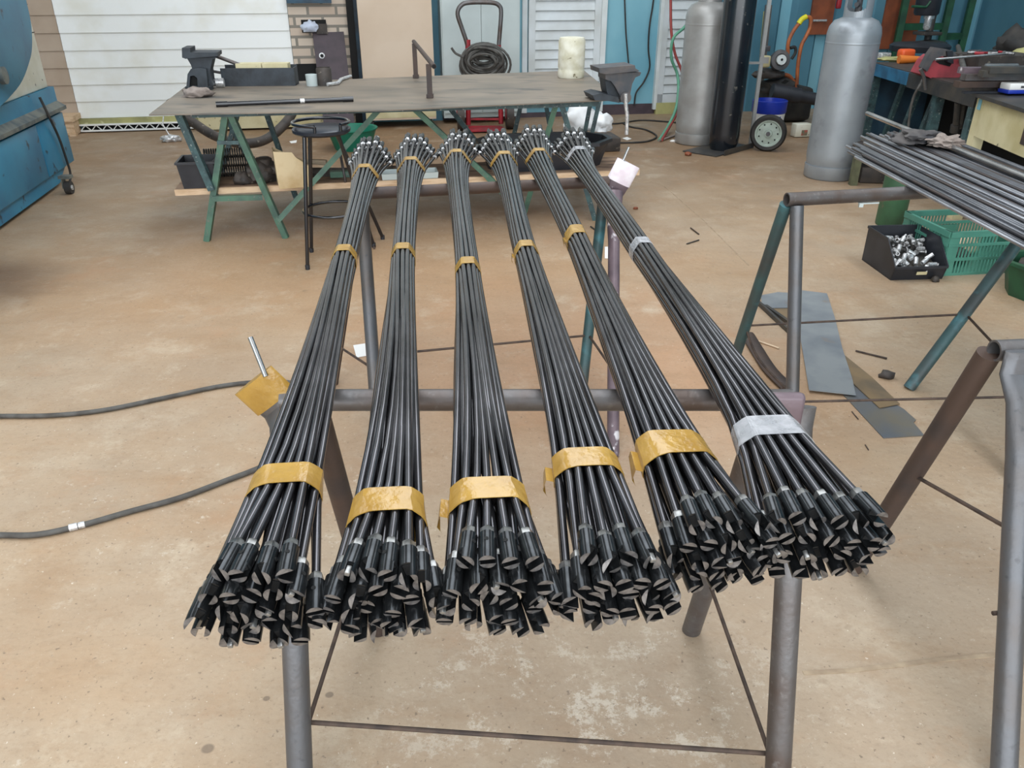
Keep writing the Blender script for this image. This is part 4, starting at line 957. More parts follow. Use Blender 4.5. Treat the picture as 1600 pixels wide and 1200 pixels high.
# cart of the black cylinder
t = thing('cylinder_cart', 'low steel angle cart frame behind the black gas cylinder', 'cart', cb)
qa, qb = P(1131, 244), P(1177, 231); u_ = (qb - qa).normalized(); bk = V((-u_.y, u_.x, 0))
b = MB(); b.box((qa + qb) / 2 + bk * .17 + V((-.03, 0, -.0 + .006)), ((qb - qa).length + .14, .34, .008), rz=math.atan2(u_.y, u_.x)); b.bar(qa + V((0, 0, .025)), qb + V((0, 0, .025)), .006, .045); b.build('toe_plate', M['darksteel'], t, smooth=False)
b = MB(); p0 = P(1172, 228); p0.z = .01; b.bar(p0, V((p0.x + .0, p0.y + .02, 1.75)), .03, .03); b.build('upright', M['gas2'], t, smooth=False)
b = MB(); b.bar(V((cb.x + .02, cb.y + .17, .01)), V((cb.x + .02, cb.y + .17, 1.75)), .03, .03); b.build('upright', M['gas2'], t, smooth=False)
b = MB(); b.bar(p0 + V((0, 0, .7)), V((cb.x + .02, cb.y + .17, .71)), .02, .02); b.bar(p0 + V((.06, .0, .72)), p0 + V((-.02, 0, .72)), .015, .05); b.build('crossbar', M['gas2'], t, smooth=False)
# ---------------------------------------------------------------- compressor cart, bucket, tools at the blue wall
# wheel in front
def wheel(label, u, v, r, zr=None, m1='rubber'):
    q = P(u, v); q = V((q.x, q.y + .03, r)); t = thing('cart_wheel', label, 'wheel', (q.x, q.y, 0))
    axd = V((-.35, -1, 0)).normalized(); Mx = Matrix.Translation(q) @ axd.to_track_quat('Z', 'Y').to_matrix().to_4x4()
    b = MB(); b.lathe([(r * .74, -.035), (r * .9, -.04), (r, -.02), (r, .02), (r * .9, .04), (r * .74, .035), (r * .74, -.035)], n=40, Mx=Mx, cap=False); b.build('tyre', M[m1], t)
    b = MB(); b.lathe([(r * .75, .0), (r * .75, .028), (r * .66, .028), (r * .6, .016), (r * .22, .022), (r * .2, .04), (.0, .04)], n=40, Mx=Mx, cap=False)
    rim = b.build('rim', M['rim'], t)
    for k in range(9):
        a = 6.2832 * k / 9; b = MB(); b.lathe([(.007, .018), (.007, .022)], n=8, Mx=Mx @ Matrix.Translation((r * .52 * math.cos(a), r * .52 * math.sin(a), 0))); b.build('rim_hole', M['dark'], rim)
    b = MB(); b.lathe([(.018, .03), (.018, .06), (.0, .06)], n=12, Mx=Mx, cap=False); b.build('hub', M['vise'], t); return t
wheel('pale green rimmed rubber wheel standing beside the black gas cylinder cart', 1198, 237, .155)
# paint bucket
t = thing('paint_bucket', 'white paint bucket with a blue top band behind the green rimmed wheel', 'bucket', P(1200, 215))
q = P(1203, 217); q = V((q.x, q.y + .16, .0)); b = MB(); b.lathe([(.135, .02), (.155, .22)], c=q, n=32); b.build('drum', M['paper'], t)
b = MB(); b.lathe([(.157, .22), (.162, .235), (.164, .33), (.155, .335), (.15, .30)], c=q, n=32); b.build('top_band', M['bucketblue'], t)
b = MB()
for k in range(3):
    z0 = .165 + .0; a0 = R(-78 + 9 * k)
    for zz_ in (.15, .17, .19): b.box(q + V((.152 * math.cos(a0), .152 * math.sin(a0), zz_ + .005)), (.014 if (k + int(zz_ * 100)) % 2 else .018, .004, .009), rz=a0 + R(90))
b.build('printed_letters', M['bucketblue'], t, smooth=False)
b = MB(); b.lathe([(.0, .0), (.12, .0), (.12, .02)], c=q, n=24); b.build('bucket_foot', M['red'], t)
# red and white machine foot / box
p = P(1254, 215); b = MB(F(p)); b.box((0, .05, .065), (.16, .10, .12), b=.006); o = b.build('cardboard_box', M['cream3']); tag(o, 'small off-white box with a red patch behind the silver gas cylinder', 'box')
b = MB(F(p)); b.box((.01, -.0015, .045), (.06, .003, .05)); b.build('red_patch', M['sticker'], o, smooth=False)
# dark machine body behind: water pump / vacuum with a thick black tube
q = P(1240, 195); t = thing('pressure_washer', 'dark machine with an orange tube frame beside the silver gas cylinder', 'machine', q)
b = MB(F(q)); b.box((0, .28, .18), (.5, .35, .34), b=.05); b.bm(blob((-.12, .2, .3), (.2, .15, .1), 4, .3)); b.build('body', M['rubber'], t)
b = MB(); k1, k2 = PL(1206, 142, 8.05 - .05), PL(1275, 155, 7.95 - .05); b.tube([k1, k1.lerp(k2, .62)], .075, 20); b.tube([k1.lerp(k2, .6), k2], .06, 20); b.build('black_pipe', M['black'], t)
c = 8.15
def g(u, v): return PL(u, v, c)
b = MB(); b.tube(cr([g(1243, 140), g(1240, 128), g(1231, 118), g(1215, 116), g(1195, 117)], 5), .02, 10); b.build('tube_frame', M['orange'], t)
b = MB(); b.tube(cr([g(1231, 85), g(1232, 66), g(1240, 48), g(1249, 36)], 5), .019, 10); b.tube(cr([g(1258, 27), g(1266, 28), g(1266, 42), g(1259, 58), g(1252, 72), g(1247, 100), g(1245, 132)], 5), .019, 10); b.build('handle', M['orange'], t)
b = MB(); b.tube(cr([g(1248, 37), g(1253, 30), g(1260, 26)], 5), .026, 10); b.build('grip', M['yellow'], t)
b = MB(); b.tube(cr([g(1235, 75), g(1242, 74), g(1243, 82), g(1237, 92)], 5), .016, 8); b.build('clamp', M['rubber'], t)
# pulley / grinder head
Mx = Matrix.Translation(PL(1219, 94, 8.05)) @ Matrix.Rotation(R(80), 4, 'X')
b = MB(); b.lathe([(.095, -.05), (.10, .0), (.095, .02), (.06, .025), (.058, .0)], n=32, Mx=Mx); b.build('pulley', M['vise'], t)
b = MB(); b.lathe([(.048, .0), (.048, .05), (.02, .052)], n=24, Mx=Mx); b.build('pulley_face', M['white'], t)
b = MB(); b.lathe([(.012, .05), (.012, .058)], n=12, Mx=Mx); b.build('axle', M['dark'], t)
p_ = PL(1196, 96, 8.0); b = MB(); b.box(p_, (.08, .08, .11), rz=WA, b=.015); b.build('motor_cover', M['cream2'], t)
p_ = PL(1196, 76, 8.05); b = MB(); b.box(p_, (.085, .05, .05), rz=WA, b=.006); b.build('switch_box', M['vise'], t)
b = MB(); b.bm(blob(PL(1200, 122, 8.15), (.16, .1, .06), 9, .3)); b.build('engine', M['grimebox'], t, sm=50)
# leaning bars behind the black cylinder
for i, (u0, v0, u1, v1, r_, m, lb) in enumerate(((1196, 18, 1183, 175, .02, 'yellowbeam', 'yellowish lath leaning on the blue wall behind the black cylinder'), (1201, 8, 1182, 185, .035, 'darksteel', 'dark bar leaning on the blue wall behind the black cylinder'))):
    b = MB(); p0, p1 = PL(u0, v0, 8.75 - .12 * i), PL(u1, v1, 8.45 - .12 * i); p1.z = 0.0; b.bar(p0, p1, r_ * 2, .02, ref=(0, 1, 0)); tag(b.build('leaning_bar', M[m], smooth=False), lb, 'bar')
b = MB(); s_, _z = pw(1285, 10, .1); p0 = W(s_, .075, 1.0)
# tool board pieces on the wall
for (u0, u1, v0, v1, lb) in ((1268, 1303, -70, 54, 'brown tool board on the blue wall left of the large gas cylinder'), (1383, 1440, -70, 76, 'brown tool board on the blue wall right of the large gas cylinder')):
    sa, _z = pw(u0, 20, .09); sb, _z = pw(u1, 20, .09); za = pw((u0 + u1) / 2, v1, .09)[1]
    b = MB(); wallbox(b, sa, sb, .065, .09, za, 2.3); tag(b.build('tool_board', M['board'], smooth=False), lb, 'tool board')
sa, _z = pw(1270, 30, .11); sb, z1_ = pw(1291, 32, .11); b = MB(); b.tube([W(sa, .115, z1_), W(sb, .115, z1_)], .012, 8); tag(b.build('wall_hook_bar', M['nut']), 'short steel bar hung on the left brown tool board', 'tool')
b = MB(); p = PL(1311, 4, 8.75); b.box(p, (.05, .04, .12), rz=WA, b=.01); tag(b.build('hanging_grip', M['red']), 'small red tool hanging on the wall beside the silver cylinder valve', 'tool')
# green frame shelving
t = thing('storage_rack', 'dark green steel rack frame standing behind the cluttered workbench', 'rack', PL(1480, 180, 9.0))
def gv(u, v, c_=8.82): return PL(u, v, c_)
for u in (1403, 1472, 1505):
    b = MB(); p = gv(u, 60); b.bar(V((p.x, p.y, 0)), V((p.x, p.y, 2.3)), .07, .05, ref=(0, 1, 0)); b.build('upright', M['greenframe'], t, smooth=False)
for (ua, ub, v) in ((1403, 1472, 42), (1472, 1507, 57)):
    b = MB(); p, q = gv(ua, v), gv(ub, v); q.z = p.z; b.bar(p, q, .04, .07); b.build('crossbar', M['greenframe'], t, smooth=False)
b = MB(); p, q = gv(1472, 130), gv(1507, 130); b.bar(V((p.x, p.y, .45)), V((q.x, q.y, .45)), .04, .07); b.build('crossbar', M['greenframe'], t, smooth=False)
# pillar drill
t = thing('pillar_drill', 'dark pillar drill with a green lever behind the workbench', 'drill', PL(1450, 150, 8.0))
pz_ = PL(1449, 90, 7.75); zb2 = .76
b = MB(); b.lathe([(.15, .0), (.15, .04), (.05, .06)], c=(pz_.x, pz_.y, zb2), n=24); b.lathe([(.035, .05), (.035, .35)], c=(pz_.x, pz_.y + .08, zb2), n=16); b.build('base', M['darksteel'], t)
ph = PL(1450, 8, 7.7); b = MB(); b.lathe([(.10, -.09), (.115, -.07), (.115, .5)], c=ph, n=24); b.build('motor_head', M['black'], t)
pc = PL(1449, 38, 7.7); b = MB(); b.lathe([(.02, -.05), (.035, -.03), (.035, .05), (.05, .05), (.05, .08)], c=pc, n=16); b.build('chuck', M['nut'], t)
b = MB(); b.tube([PL(1425, 10, 7.6), PL(1447, 11, 7.6), PL(1454, 2, 7.6)], .012, 8); b.build('lever', M['greenframe'], t)
b = MB(); b.box(PL(1449, 52, 7.75), (.2, .18, .03), rz=WA, b=.004); b.build('drill_table', M['grimebox'], t)

# ---------------------------------------------------------------- workbench along the right side
BZ = .75
t = thing('workbench', 'cluttered dark workbench with a blue edge behind the loose rods', 'workbench', P(1480, 200))
e0, e1 = P(1364, 97, BZ), P(1530, 141, BZ); bd = (e1 - e0).normalized(); br = V((-bd.y, bd.x, 0)); 
if br.x < 0: br = -br
eL = (e1 - e0).length
b = MB(); b.prism([e0 - V((0, 0, .05)), e1 - V((0, 0, .05)), e1 + br * 1.5 - V((0, 0, .05)), e0 + br * 1.5 - V((0, 0, .05))], V((0, 0, .05))); b.build('bench_top', M['grimebox'], t, smooth=False)
b = MB(); m_ = e0 + bd * eL * .42; b.bar(e0 - V((0, 0, .05)) - br * .005, m_ - V((0, 0, .05)) - br * .005, .012, .09); b.build('edge_strip', M['benchblue'], t, smooth=False)
b = MB(); b.bar(m_ - V((0, 0, .055)) - br * .005, e1 - V((0, 0, .055)) - br * .005, .012, .10); b.build('edge_strip', M['darksteel'], t, smooth=False)
for k, (f_, o_) in enumerate(((.03, .03), (.97, .03), (.03, 1.45), (.97, 1.45), (.66, .05))):
    b = MB(); p = e0 + bd * eL * f_ + br * o_; b.bar(V((p.x, p.y, 0)), V((p.x, p.y, BZ - .05)), .06, .06, ref=(0, 1, 0)); b.build('leg', M['bluegreen'], t, smooth=False)
b = MB(); b.prism([e0 + br * .5 + V((0, 0, -.6)), e1 + br * .5 + V((0, 0, -.6)), e1 + br * .5 + V((0, 0, -.06)), e0 + br * .5 + V((0, 0, -.06))], br * .02); b.build('under_bench_shade', M['dark'], t, smooth=False)  # black sheet standing in for the shade under the bench
b = MB(); b.prism([e0 + br * .05 + V((0, 0, -.62)), e0 + br * 1.4 + V((0, 0, -.62)), e0 + br * 1.4 + V((0, 0, -.06)), e0 + br * .05 + V((0, 0, -.06))], bd * .02); b.build('added_dark_panel', M['post'], t, smooth=False)  # added dark sheet, keeps the lit floor below the bench from showing
for k in range(3):
    b = MB(); a0 = e0 + bd * (.35 + .3 * k) + br * .15; b.bar(V((a0.x, a0.y, BZ - .06)), V((a0.x, a0.y, 0.0)) - bd * .25, .045, .03, ref=(1, 0, 0)); b.build('stay', M['bluegreen'], t, smooth=False)
def Bt(u, v, z=BZ + .001): return P(u, v, z)
b = MB(); b.box(Bt(1379, 92) + V((0, 0, .025)), (.10, .08, .05), rz=.3, b=.005); tag(b.build('steel_block', M['nut']), 'small pale steel block on the blue corner of the workbench', 'block')
b = MB(); b.bm(blob(Bt(1400, 95), (.16, .12, .02), 31, .25)); tag(b.build('glove', M['yellowbeam'], sm=70), 'flattened dusty glove on the workbench corner', 'glove')
b = MB(); b.box(Bt(1414, 92) + V((0, 0, .04)), (.13, .09, .08), rz=.2, b=.02); tag(b.build('tape_measure', M['brightorange']), 'bright orange-red tape measure on the workbench', 'tape measure')
b = MB(); q = Bt(1422, 99); b.tube([q + V((-.10, 0, .03)), q + V((.0, 0, .03)), q + V((.12, .02, .03))], [.035, .028, .02], 12); tag(b.build('hand_tool', M['tool_orange']), 'amber plastic tool handle in front of the orange tape measure', 'tool')
b = MB(); q = Bt(1436, 80); b.lathe([(.26, 0), (.27, .05), (.24, .07), (.0, .09)], c=q, n=32); tag(b.build('flat_pan', M['black']), 'large flat black lid behind the orange tape measure', 'lid')
# red cut-off vise
t = thing('machine_vise', 'faded red machine vise with a grey arm on the workbench edge', 'vise', Bt(1470, 120))
vc = Bt(1477, 121).y - .0
b = pxprism([(1444, 117), (1456, 96), (1465, 88.5), (1499, 91), (1504, 105), (1503, 118), (1495, 123), (1456, 123)], vc, .22, m=0); b.build('body', M['redvise'], t, sm=20)
b = pxprism([(1441, 106), (1452, 85), (1460, 74), (1480, 77), (1490, 81), (1497, 87), (1470, 88), (1458, 95), (1449, 112)], vc - .03, .06, m=0); b.build('arm', M['vise'], t, sm=20)
b = pxprism([(1462, 96), (1476, 93), (1490, 96), (1484, 104), (1468, 100)], vc - .004, .02, m=0); b.build('jaw_gap', M['dark'], t, smooth=False)
b = pxprism([(1480, 80), (1489, 79), (1490, 100), (1481, 97)], vc - .05, .06, m=0); b.build('clamp', M['black'], t, sm=20)
b = MB(); b.tube([PL(1438, 108, 5.3), PL(1443, 118, 5.3), PL(1446, 140, 5.3)], .012, 8); b.build('trigger_lever', M['pipe'], t)
b = MB(); b = pxprism([(1478, 122), (1504, 124), (1502, 141), (1477, 139)], vc - .01, .05, m=0); b.build('mounting_bracket', M['vise'], t, smooth=False)
# hoses hanging from the bench
b = MB(); b.tube(cr([Bt(1492, 92) + V((0, 0, .1)), PL(1504, 100, 5.1), PL(1509, 125, 5.0), PL(1505, 160, 5.0), PL(1499, 200, 5.05)], 6), .018, 10); tag(b.build('air_hose', M['hose']), 'grey hose hanging down from the red vise over the bench edge', 'hose')
b = MB(); b.tube([PL(1497, 160, 4.95), PL(1493, 205, 5.0)], .022, 10); b.tube([PL(1493, 195, 4.99), PL(1491, 206, 5.0)], .03, 10); tag(b.build('grease_gun', M['darksteel']), 'dark steel tube gun hanging beside the grey hose', 'tool')
b = MB(); b.tube(cr([Bt(1446, 113) + V((0, 0, .01)), PL(1440, 128, 5.35), PL(1428, 150, 5.35), PL(1422, 175, 5.35), PL(1418, 210, 5.35)], 6), .009, 8); tag(b.build('cable', M['hose']), 'thin grey cable hanging in an arc below the red vise', 'cable')
# stock bars piled on the bench
random.seed(5)
lbs = ['red-brown flat bar on top of the bar pile on the workbench', 'long grey flat bar at the front of the bench pile', 'short rusty bar in the bench pile beside the hose', 'thin dark bar across the bench pile', 'lowest grey bar of the bench pile beside the cream table', 'broad dark bar behind the red-brown one on the bench']
for k, (u, v, z, L1, w1, m) in enumerate(((1532, 110, .13, .24, .08, 'pipe_maroon'), (1600, 120, .10, .75, .06, 'pipe'), (1540, 131, .06, .36, .07, 'pipe_brown'), (1620, 114, .13, .7, .05, 'darksteel'), (1600, 137, .03, .7, .08, 'grimebox'), (1640, 108, .15, .8, .09, 'darksteel'))):
    p = P(u, v, BZ + z); a = R(random.uniform(-10, 6)); d = V((math.cos(a), math.sin(a), 0)) * L1 / 2; b = MB(); b.bar(p - d, p + d, w1, .035); tag(b.build('flat_bar', M[m], smooth=False), lbs[k], 'bar', 'stock bars piled on the workbench')
b = MB(); p = P(1550, 125, BZ); b.box(p + V((.25, .1, .0 + .02)), (.7, .3, .04), rz=.1); tag(b.build('bar_stand', M['grimebox'], smooth=False), 'dark stand under the pile of bars on the workbench', 'stand')
b = MB(); b.tube([PL(1462, 93, 5.5, 0), PL(1570, 84, 5.5, 0)], .008, 8); tag(b.build('bright_bar', M['bright_rod']), 'thin bright steel bar running right from the red vise', 'bar')
b = MB(); b.tube([PL(1540, 103, 5.2, 0), PL(1590, 103, 5.2, 0)], .014, 10); tag(b.build('steel_tube', M['bright_rod']), 'bright tube lying over the bar pile, below the thin bright bar', 'tube')
b = MB(); b.bm(blob(P(1586, 92, .80), (.17, .14, .14), 41, .4)); tag(b.build('cable_heap', M['rubber'], sm=60), 'dark tangled heap at the back of the workbench by the photo edge', 'heap')
b = MB(); b.bm(blob(P(1598, 100, .80), (.12, .1, .07), 43, .4)); tag(b.build('work_glove', M['yellowbeam'], sm=60), 'greyish green glove lying against the dark tangled heap', 'glove')
trc = P(1540, 100, BZ + .07) + V((.05, 0, 0))
b = MB(); b.box(V((trc.x, trc.y, BZ + .07)), (.50, .36, .139), rz=.15); tag(b.build('parts_tray', M['grimebox'], smooth=False), 'dark tray holding the heap of small fittings on the workbench', 'tray')
for k in range(14):
    p = V((trc.x + random.uniform(-.2, .1), trc.y + random.uniform(-.15, .1), BZ + .149)); b = MB(); a = random.uniform(0, 3.1); d = V((math.cos(a), math.sin(a), random.uniform(-.1, .1))) * .03; b.tube([p - d, p + d], random.uniform(.008, .014), 8); tag(b.build('small_fitting', M[random.choice(['fitting', 'vise', 'red', 'darksteel'])]), 'small metal fitting in the heap on the workbench bars', 'fitting', 'small fittings heaped on the workbench')

# cream table at the right edge
CZ = .74
t = thing('side_table', 'chipped cream table with a dark top at the right edge', 'table', P(1570, 260))
g0, g1 = P(1516, 149, CZ), P(1640, 190, CZ); gd = (g1 - g0).normalized(); gr = V((-gd.y, gd.x, 0)); gr = gr if gr.x > 0 else -gr
b = MB(); b.prism([g0, g1, g1 + gr * .8, g0 + gr * .8], V((0, 0, .02))); b.build('table_top', M['darksteel'], t, smooth=False)
i0 = g0 + gd * .05 + gr * .03; GL = (g1 - g0).length
b = MB(); b.prism([i0 - V((0, 0, .22)), i0 + gd * (GL - .1) - V((0, 0, .22)), i0 + gd * (GL - .1), i0], gr * .02); b.prism([i0 - V((0, 0, .22)), i0 + gr * .7 - V((0, 0, .22)), i0 + gr * .7, i0], gd * .02); b.build('apron', M['cream2'], t, smooth=False)
for p in (i0 + gd * .035 + gr * .03, i0 + gd * (GL - .12) + gr * .03, i0 + gd * .035 + gr * .68):
    b = MB(); b.bar(V((p.x, p.y, 0)), V((p.x, p.y, CZ)), .065, .065, ref=(0, 1, 0)); b.build('leg', M['cream2'], t, smooth=False)
b = MB(); q = i0 + gd * (GL * .66) - gr * .002; b.prism([q - V((0, 0, .16)), q + gd * .25 - V((0, 0, .16)), q + gd * .25 - V((0, 0, .03)), q - V((0, 0, .03))], -gr * .003); b.build('drawer_opening', M['pipe_brown'], t, smooth=False)
b = MB(); b.box(P(1524, 168, .6) * 1.0, (.001, .001, .001)); q = i0 + gd * .015 - gr * .002; b = MB(); b.prism([q - V((0, 0, .07)), q + gd * .05 - V((0, 0, .07)), q + gd * .05 - V((0, 0, .01)), q - V((0, 0, .01))], -gr * .002); b.build('blue_paint_patch', M['wallblue'], t, smooth=False)
t = thing('caliper_case', 'white and blue instrument case on the cream table', 'case', P(1596, 150, CZ + .02))
q = P(1596, 149, CZ + .021); b = MB(); b.box(q + V((0, .04, .02)), (.20, .1, .022), rz=.1, b=.004); b.build('base', M['bucketblue'], t)
b = MB(); b.box(q + V((0, .04, .048)), (.19, .095, .036), rz=.1, b=.006); ld = b.build('case_lid', M['paper'], t)
b = MB(); b.box(q + V((0, -.0085, .048)), (.045, .002, .012), rz=.1); b.build('printed_mark', M['vise'], ld, smooth=False)
b = MB(); q = P(1560, 147, CZ + .022); b.bar(q + V((-.2, .03, .006)), q + V((.16, .05, .006)), .03, .012); tag(b.build('black_ruler', M['black'], smooth=False), 'flat black bar lying on the back of the cream table', 'bar')

# ---------------------------------------------------------------- loose rods on the right pair of sawhorses
random.seed(21)
rt = RZ + .0225
G = 'loose steel rods on the right sawhorses'
def rod(x0, y0, x1, y1, z, r, m, lb='plain grey steel rod among the loose rods on the right sawhorses', grp=G):
    A_, B_ = V((x0, y0, z)), V((x1, y1, z)); b = MB(); b.tube([A_, A_.lerp(B_, .5) - V((0, 0, .0)), B_], r, 8); return tag(b.build('steel_rod', M[m]), lb, 'rod', grp)
x = 1.335; k = 0; proto = []
for layer, (xa, xb_, z) in enumerate(((1.335, 1.80, rt + .0062), (1.36, 1.74, rt + .0172))):
    x = xa
    while x < xb_:
        if layer == 1 and random.random() < .35: x += .0124; continue
        yf = (3.30 if x < 1.5 else 3.55) + random.uniform(-.10, .06) - (.1 if x < 1.37 else 0); dx = random.uniform(-.004, .004)
        rod(x, .95 + random.uniform(-.08, .05), x + dx, yf, z, .0058, random.choice(['loose_rod', 'loose_rod', 'loose_rod_dark', 'loose_rod_bright', 'loose_rod'])); x += .0124; k += 1
rod(1.70, .9, 1.735, 4.02, rt + .035, .011, 'bright_rod', 'single thick bright tube lying over the loose rods, reaching furthest back', None)
rod(1.80, .9, 1.83, 3.4, rt + .02, .010, 'loose_rod', 'thick grey tube at the right side of the loose rods', None)
b = MB(); p = P(1432, 222, rt + .03); b.bm(blob(p, (.095, .07, .03), 51, .5, sub=4)); tag(b.build('work_glove', M['rag'], sm=70), 'crumpled dark grey work glove lying on the loose rods', 'glove')
b = MB(); p = P(1473, 228, rt + .03); b.bm(blob(p, (.062, .055, .026), 57, .55, sub=4)); tag(b.build('work_glove', M['rag_l'], sm=70), 'crumpled beige work glove beside the dark one on the rods', 'glove')
b = MB(); q = P(1342, 318, .717); b.bar(q, q + V((.07, 0.01, .0)), .010, .004); b.box(q + V((.008, 0, -.006)), (.014, .008, .012)); tag(b.build('tape_scrap', M['cab'], smooth=False), 'white tape scrap stuck under the teal sawhorse rail', 'tape')

# ---------------------------------------------------------------- floor things on the right
b = MB(); f = P(1400, 358); c = V((f.x, f.y + .1, 0)); t = thing('small_gas_cylinder', 'short green gas cylinder standing behind the black parts bin', 'gas cylinder', c)
b.lathe([(.08, 0), (.085, .01), (.085, .40), (.07, .45), (.05, .48), (.02, .49)], c=c, n=32); b.build('shell', M['greencyl'], t)
b = MB(); b.lathe([(.022, .48), (.022, .53), (.012, .54)], c=c, n=12); b.build('valve', M['yellowbeam'], t)
for u, v in ((1340, 283), (1367, 290)):
    pass
t = thing('low_stand', 'low drab green steel stand between the gas cylinder and rods', 'stand', P(1380, 300))
sA = P(1332, 289)
for dx, dy in ((0, 0), (.34, -.05), (.05, .3), (.39, .25)):
    b = MB(); b.bar(sA + V((dx, dy, 0)), sA + V((dx, dy, .26)), .05, .05, ref=(0, 1, 0)); b.build('leg', M['stand'], t, smooth=False)
b = MB(); b.prism([sA + V((-.03, -.03, .26)), sA + V((.40, -.09, .26)), sA + V((.45, .28, .26)), sA + V((.02, .33, .26))], V((0, 0, .03))); b.build('top', M['grimebox'], t, smooth=False)
b = MB(); b.box(sA + V((.2, .14, .06)), (.24, .2, .12), rz=-.1, b=.01); tag(b.build('iron_casting', M['grimebox']), 'dark iron lump under the low green stand', 'casting')
# green crates
def crate(label, o, ex, ey, w_, d_, z0, h):
    t = thing('plastic_crate', label, 'crate', (o.x, o.y, z0), 'green plastic crates')
    def wall(p0, e, L_, nm):
        n_ = V((-e.y, e.x, 0)); b = MB()
        def bx(s0, s1, za, zb3, th=.006): b.box(p0 + e * ((s0 + s1) / 2) + V((0, 0, (za + zb3) / 2)), (s1 - s0, th, zb3 - za), rz=math.atan2(e.y, e.x))
        for za in (0, h * .34, h * .66): bx(0, L_, za, za + .014, .012)
        bx(0, L_, h - .03, h, .018)
        bx(0, .05, 0, h, .008); bx(L_ - .05, L_, 0, h, .008)
        s = .05
        while s < L_ - .05: 
            za_, zb_ = 0, h - .03
            if .40 * L_ < s < .62 * L_ : zb_ = h * .66
            bx(s, s + .009, za_, zb_, .004); s += .019
        bx(.5 * L_, .5 * L_ + .16, h * .36, h * .64, .007)
        return b.build(nm, M['crate'], t, smooth=False)
    pts = [o, o + ex * w_, o + ex * w_ + ey * d_, o + ey * d_]
    for i in range(4):
        e = (pts[(i + 1) % 4] - pts[i]); L_ = e.length; wl = wall(V((pts[i].x, pts[i].y, z0)), e.normalized(), L_, 'crate_side')
        if i == 0:
            b = MB(); b.box(V((pts[0].x, pts[0].y, z0)) + ex * (w_ * .5 + .09) + V((0, 0, h * .5)) - ey * .0042, (.12, .001, h * .26), rz=math.atan2(ex.y, ex.x)); s_ = b.build('faded_red_print', M['sticker'], wl, smooth=False)
    b = MB(); b.prism([V((p.x, p.y, z0 + .002)) for p in pts], V((0, 0, .008))); b.build('bottom', M['crate'], t, smooth=False)
    return t
co = P(1469, 431); ex = (P(1608, 424) - co); ex.z = 0; ex.normalize(); ey = V((-ex.y, ex.x, 0)); ey = (ey + V((-.18, 0, 0))).normalized()
ey = V((-ex.y, ex.x, 0))
CH = .235
crate('long green plastic crate standing behind the black parts bin', co, ex, ey, .66, .40, 0, CH)
crate('smaller green plastic crate beyond the teal leg, at the right edge', co + ex * .68 + ey * .02, ex, ey, .3, .22, 0, .16)
b = MB(); b.bm(blob(co + ex * .3 + ey * .3 + V((0, 0, .02)), (.10, .06, .07), 61, .3)); tag(b.build('wood_scrap', M['chipwood'], sm=60), 'pale scrap lying inside the long green crate', 'scrap')
b = MB(); b.bm(blob(co + ex * .15 + ey * .2 + V((0, 0, .02)), (.12, .1, .05), 63, .4)); tag(b.build('dark_scrap', M['grimebox'], sm=60), 'dark oily scrap lying inside the long green crate', 'scrap')
# black parts bin: open stacking bin with a sloped front
t = thing('parts_bin', 'black stacking bin full of zinc fittings, beside the green crate', 'bin', P(1430, 437))
B0, B1 = P(1391, 438), P(1466, 436); be = (B1 - B0).normalized(); bb = V((-be.y, be.x, 0)); bb = (P(1357, 412) - B0); bb.z = 0; bb.normalize(); bw = (B1 - B0).length + .02; bl = .33; bh = .19
bb = (bb + V((-be.y, be.x, 0)) * 1.2).normalized()
def bp(x, y, z): return B0 + be * x + bb * y + V((0, 0, z))
fl_ = .03
def ring(ins, zoff):
    i = ins; return [bp(i, i, 0 + zoff), bp(bw - i, i, zoff), bp(bw - i, bl - i, zoff), bp(i, bl - i, zoff)]
th = .005
def side(x):  # side wall polygon at x
    return [(0, 0), (bl, 0), (bl, bh), (.11, bh), (-.02, .07), (-.02, .065)]
b = MB()
for x_ in (0, bw - th): b.prism([bp(x_, y, z) for y, z in side(0)], be * th)
b.prism([bp(0, 0, 0), bp(0, -.02, .075), bp(0, -.02 + th, .075), bp(0, th, 0)], be * bw)
b.prism([bp(0, bl, 0), bp(0, bl, bh), bp(0, bl - th, bh), bp(0, bl - th, 0)], be * bw)
b.prism([bp(0, 0, 0), bp(bw, 0, 0), bp(bw, bl, 0), bp(0, bl, 0)], V((0, 0, th)))
b.build('shell', M['black'], t, smooth=False)
b = MB(); 
for x_ in (-.004, bw - .002): b.prism([bp(x_, y, z) for y, z in ((bl + .004, bh - .012), (bl + .004, bh + .002), (.108, bh + .002), (-.024, .078), (-.024, .066), (.11, bh - .012))], be * .006)
b.bar(bp(0, bl + .002, bh - .004), bp(bw, bl + .002, bh - .004), .008, .012); b.bar(bp(0, -.022, .072), bp(bw, -.022, .072), .008, .012); b.build('rim', M['black'], t, smooth=False)
b = MB(); b.prism([bp(bw * .42, -.0245, .035), bp(bw * .62, -.0245, .035), bp(bw * .62, -.027, .052), bp(bw * .42, -.027, .052)], V((0, -.001, 0))); b.build('label_strip', M['cream2'], t, smooth=False)
random.seed(33)
fm = []
for kind in range(3):
    b = MB()
    if kind == 0: b.lathe([(.0, -.02), (.011, -.02), (.011, .022), (.0075, .022), (.0075, .005)], n=14, cap=False)
    if kind == 1: b.lathe([(.013, -.006), (.013, .006), (.007, .006), (.007, -.006), (.013, -.006)], n=14, cap=False)
    if kind == 2: b.lathe([(.0, -.024), (.007, -.024), (.007, .014), (.013, .014), (.013, .022), (.0, .022)], n=12, cap=False)
    me = bpy.data.meshes.new('fitting'); me.from_pydata(b.v, [], b.f); me.materials.append(M['fitting' if kind != 0 else 'nut']); me.shade_smooth(); me.set_sharp_from_angle(angle=R(35)); fm.append(me)
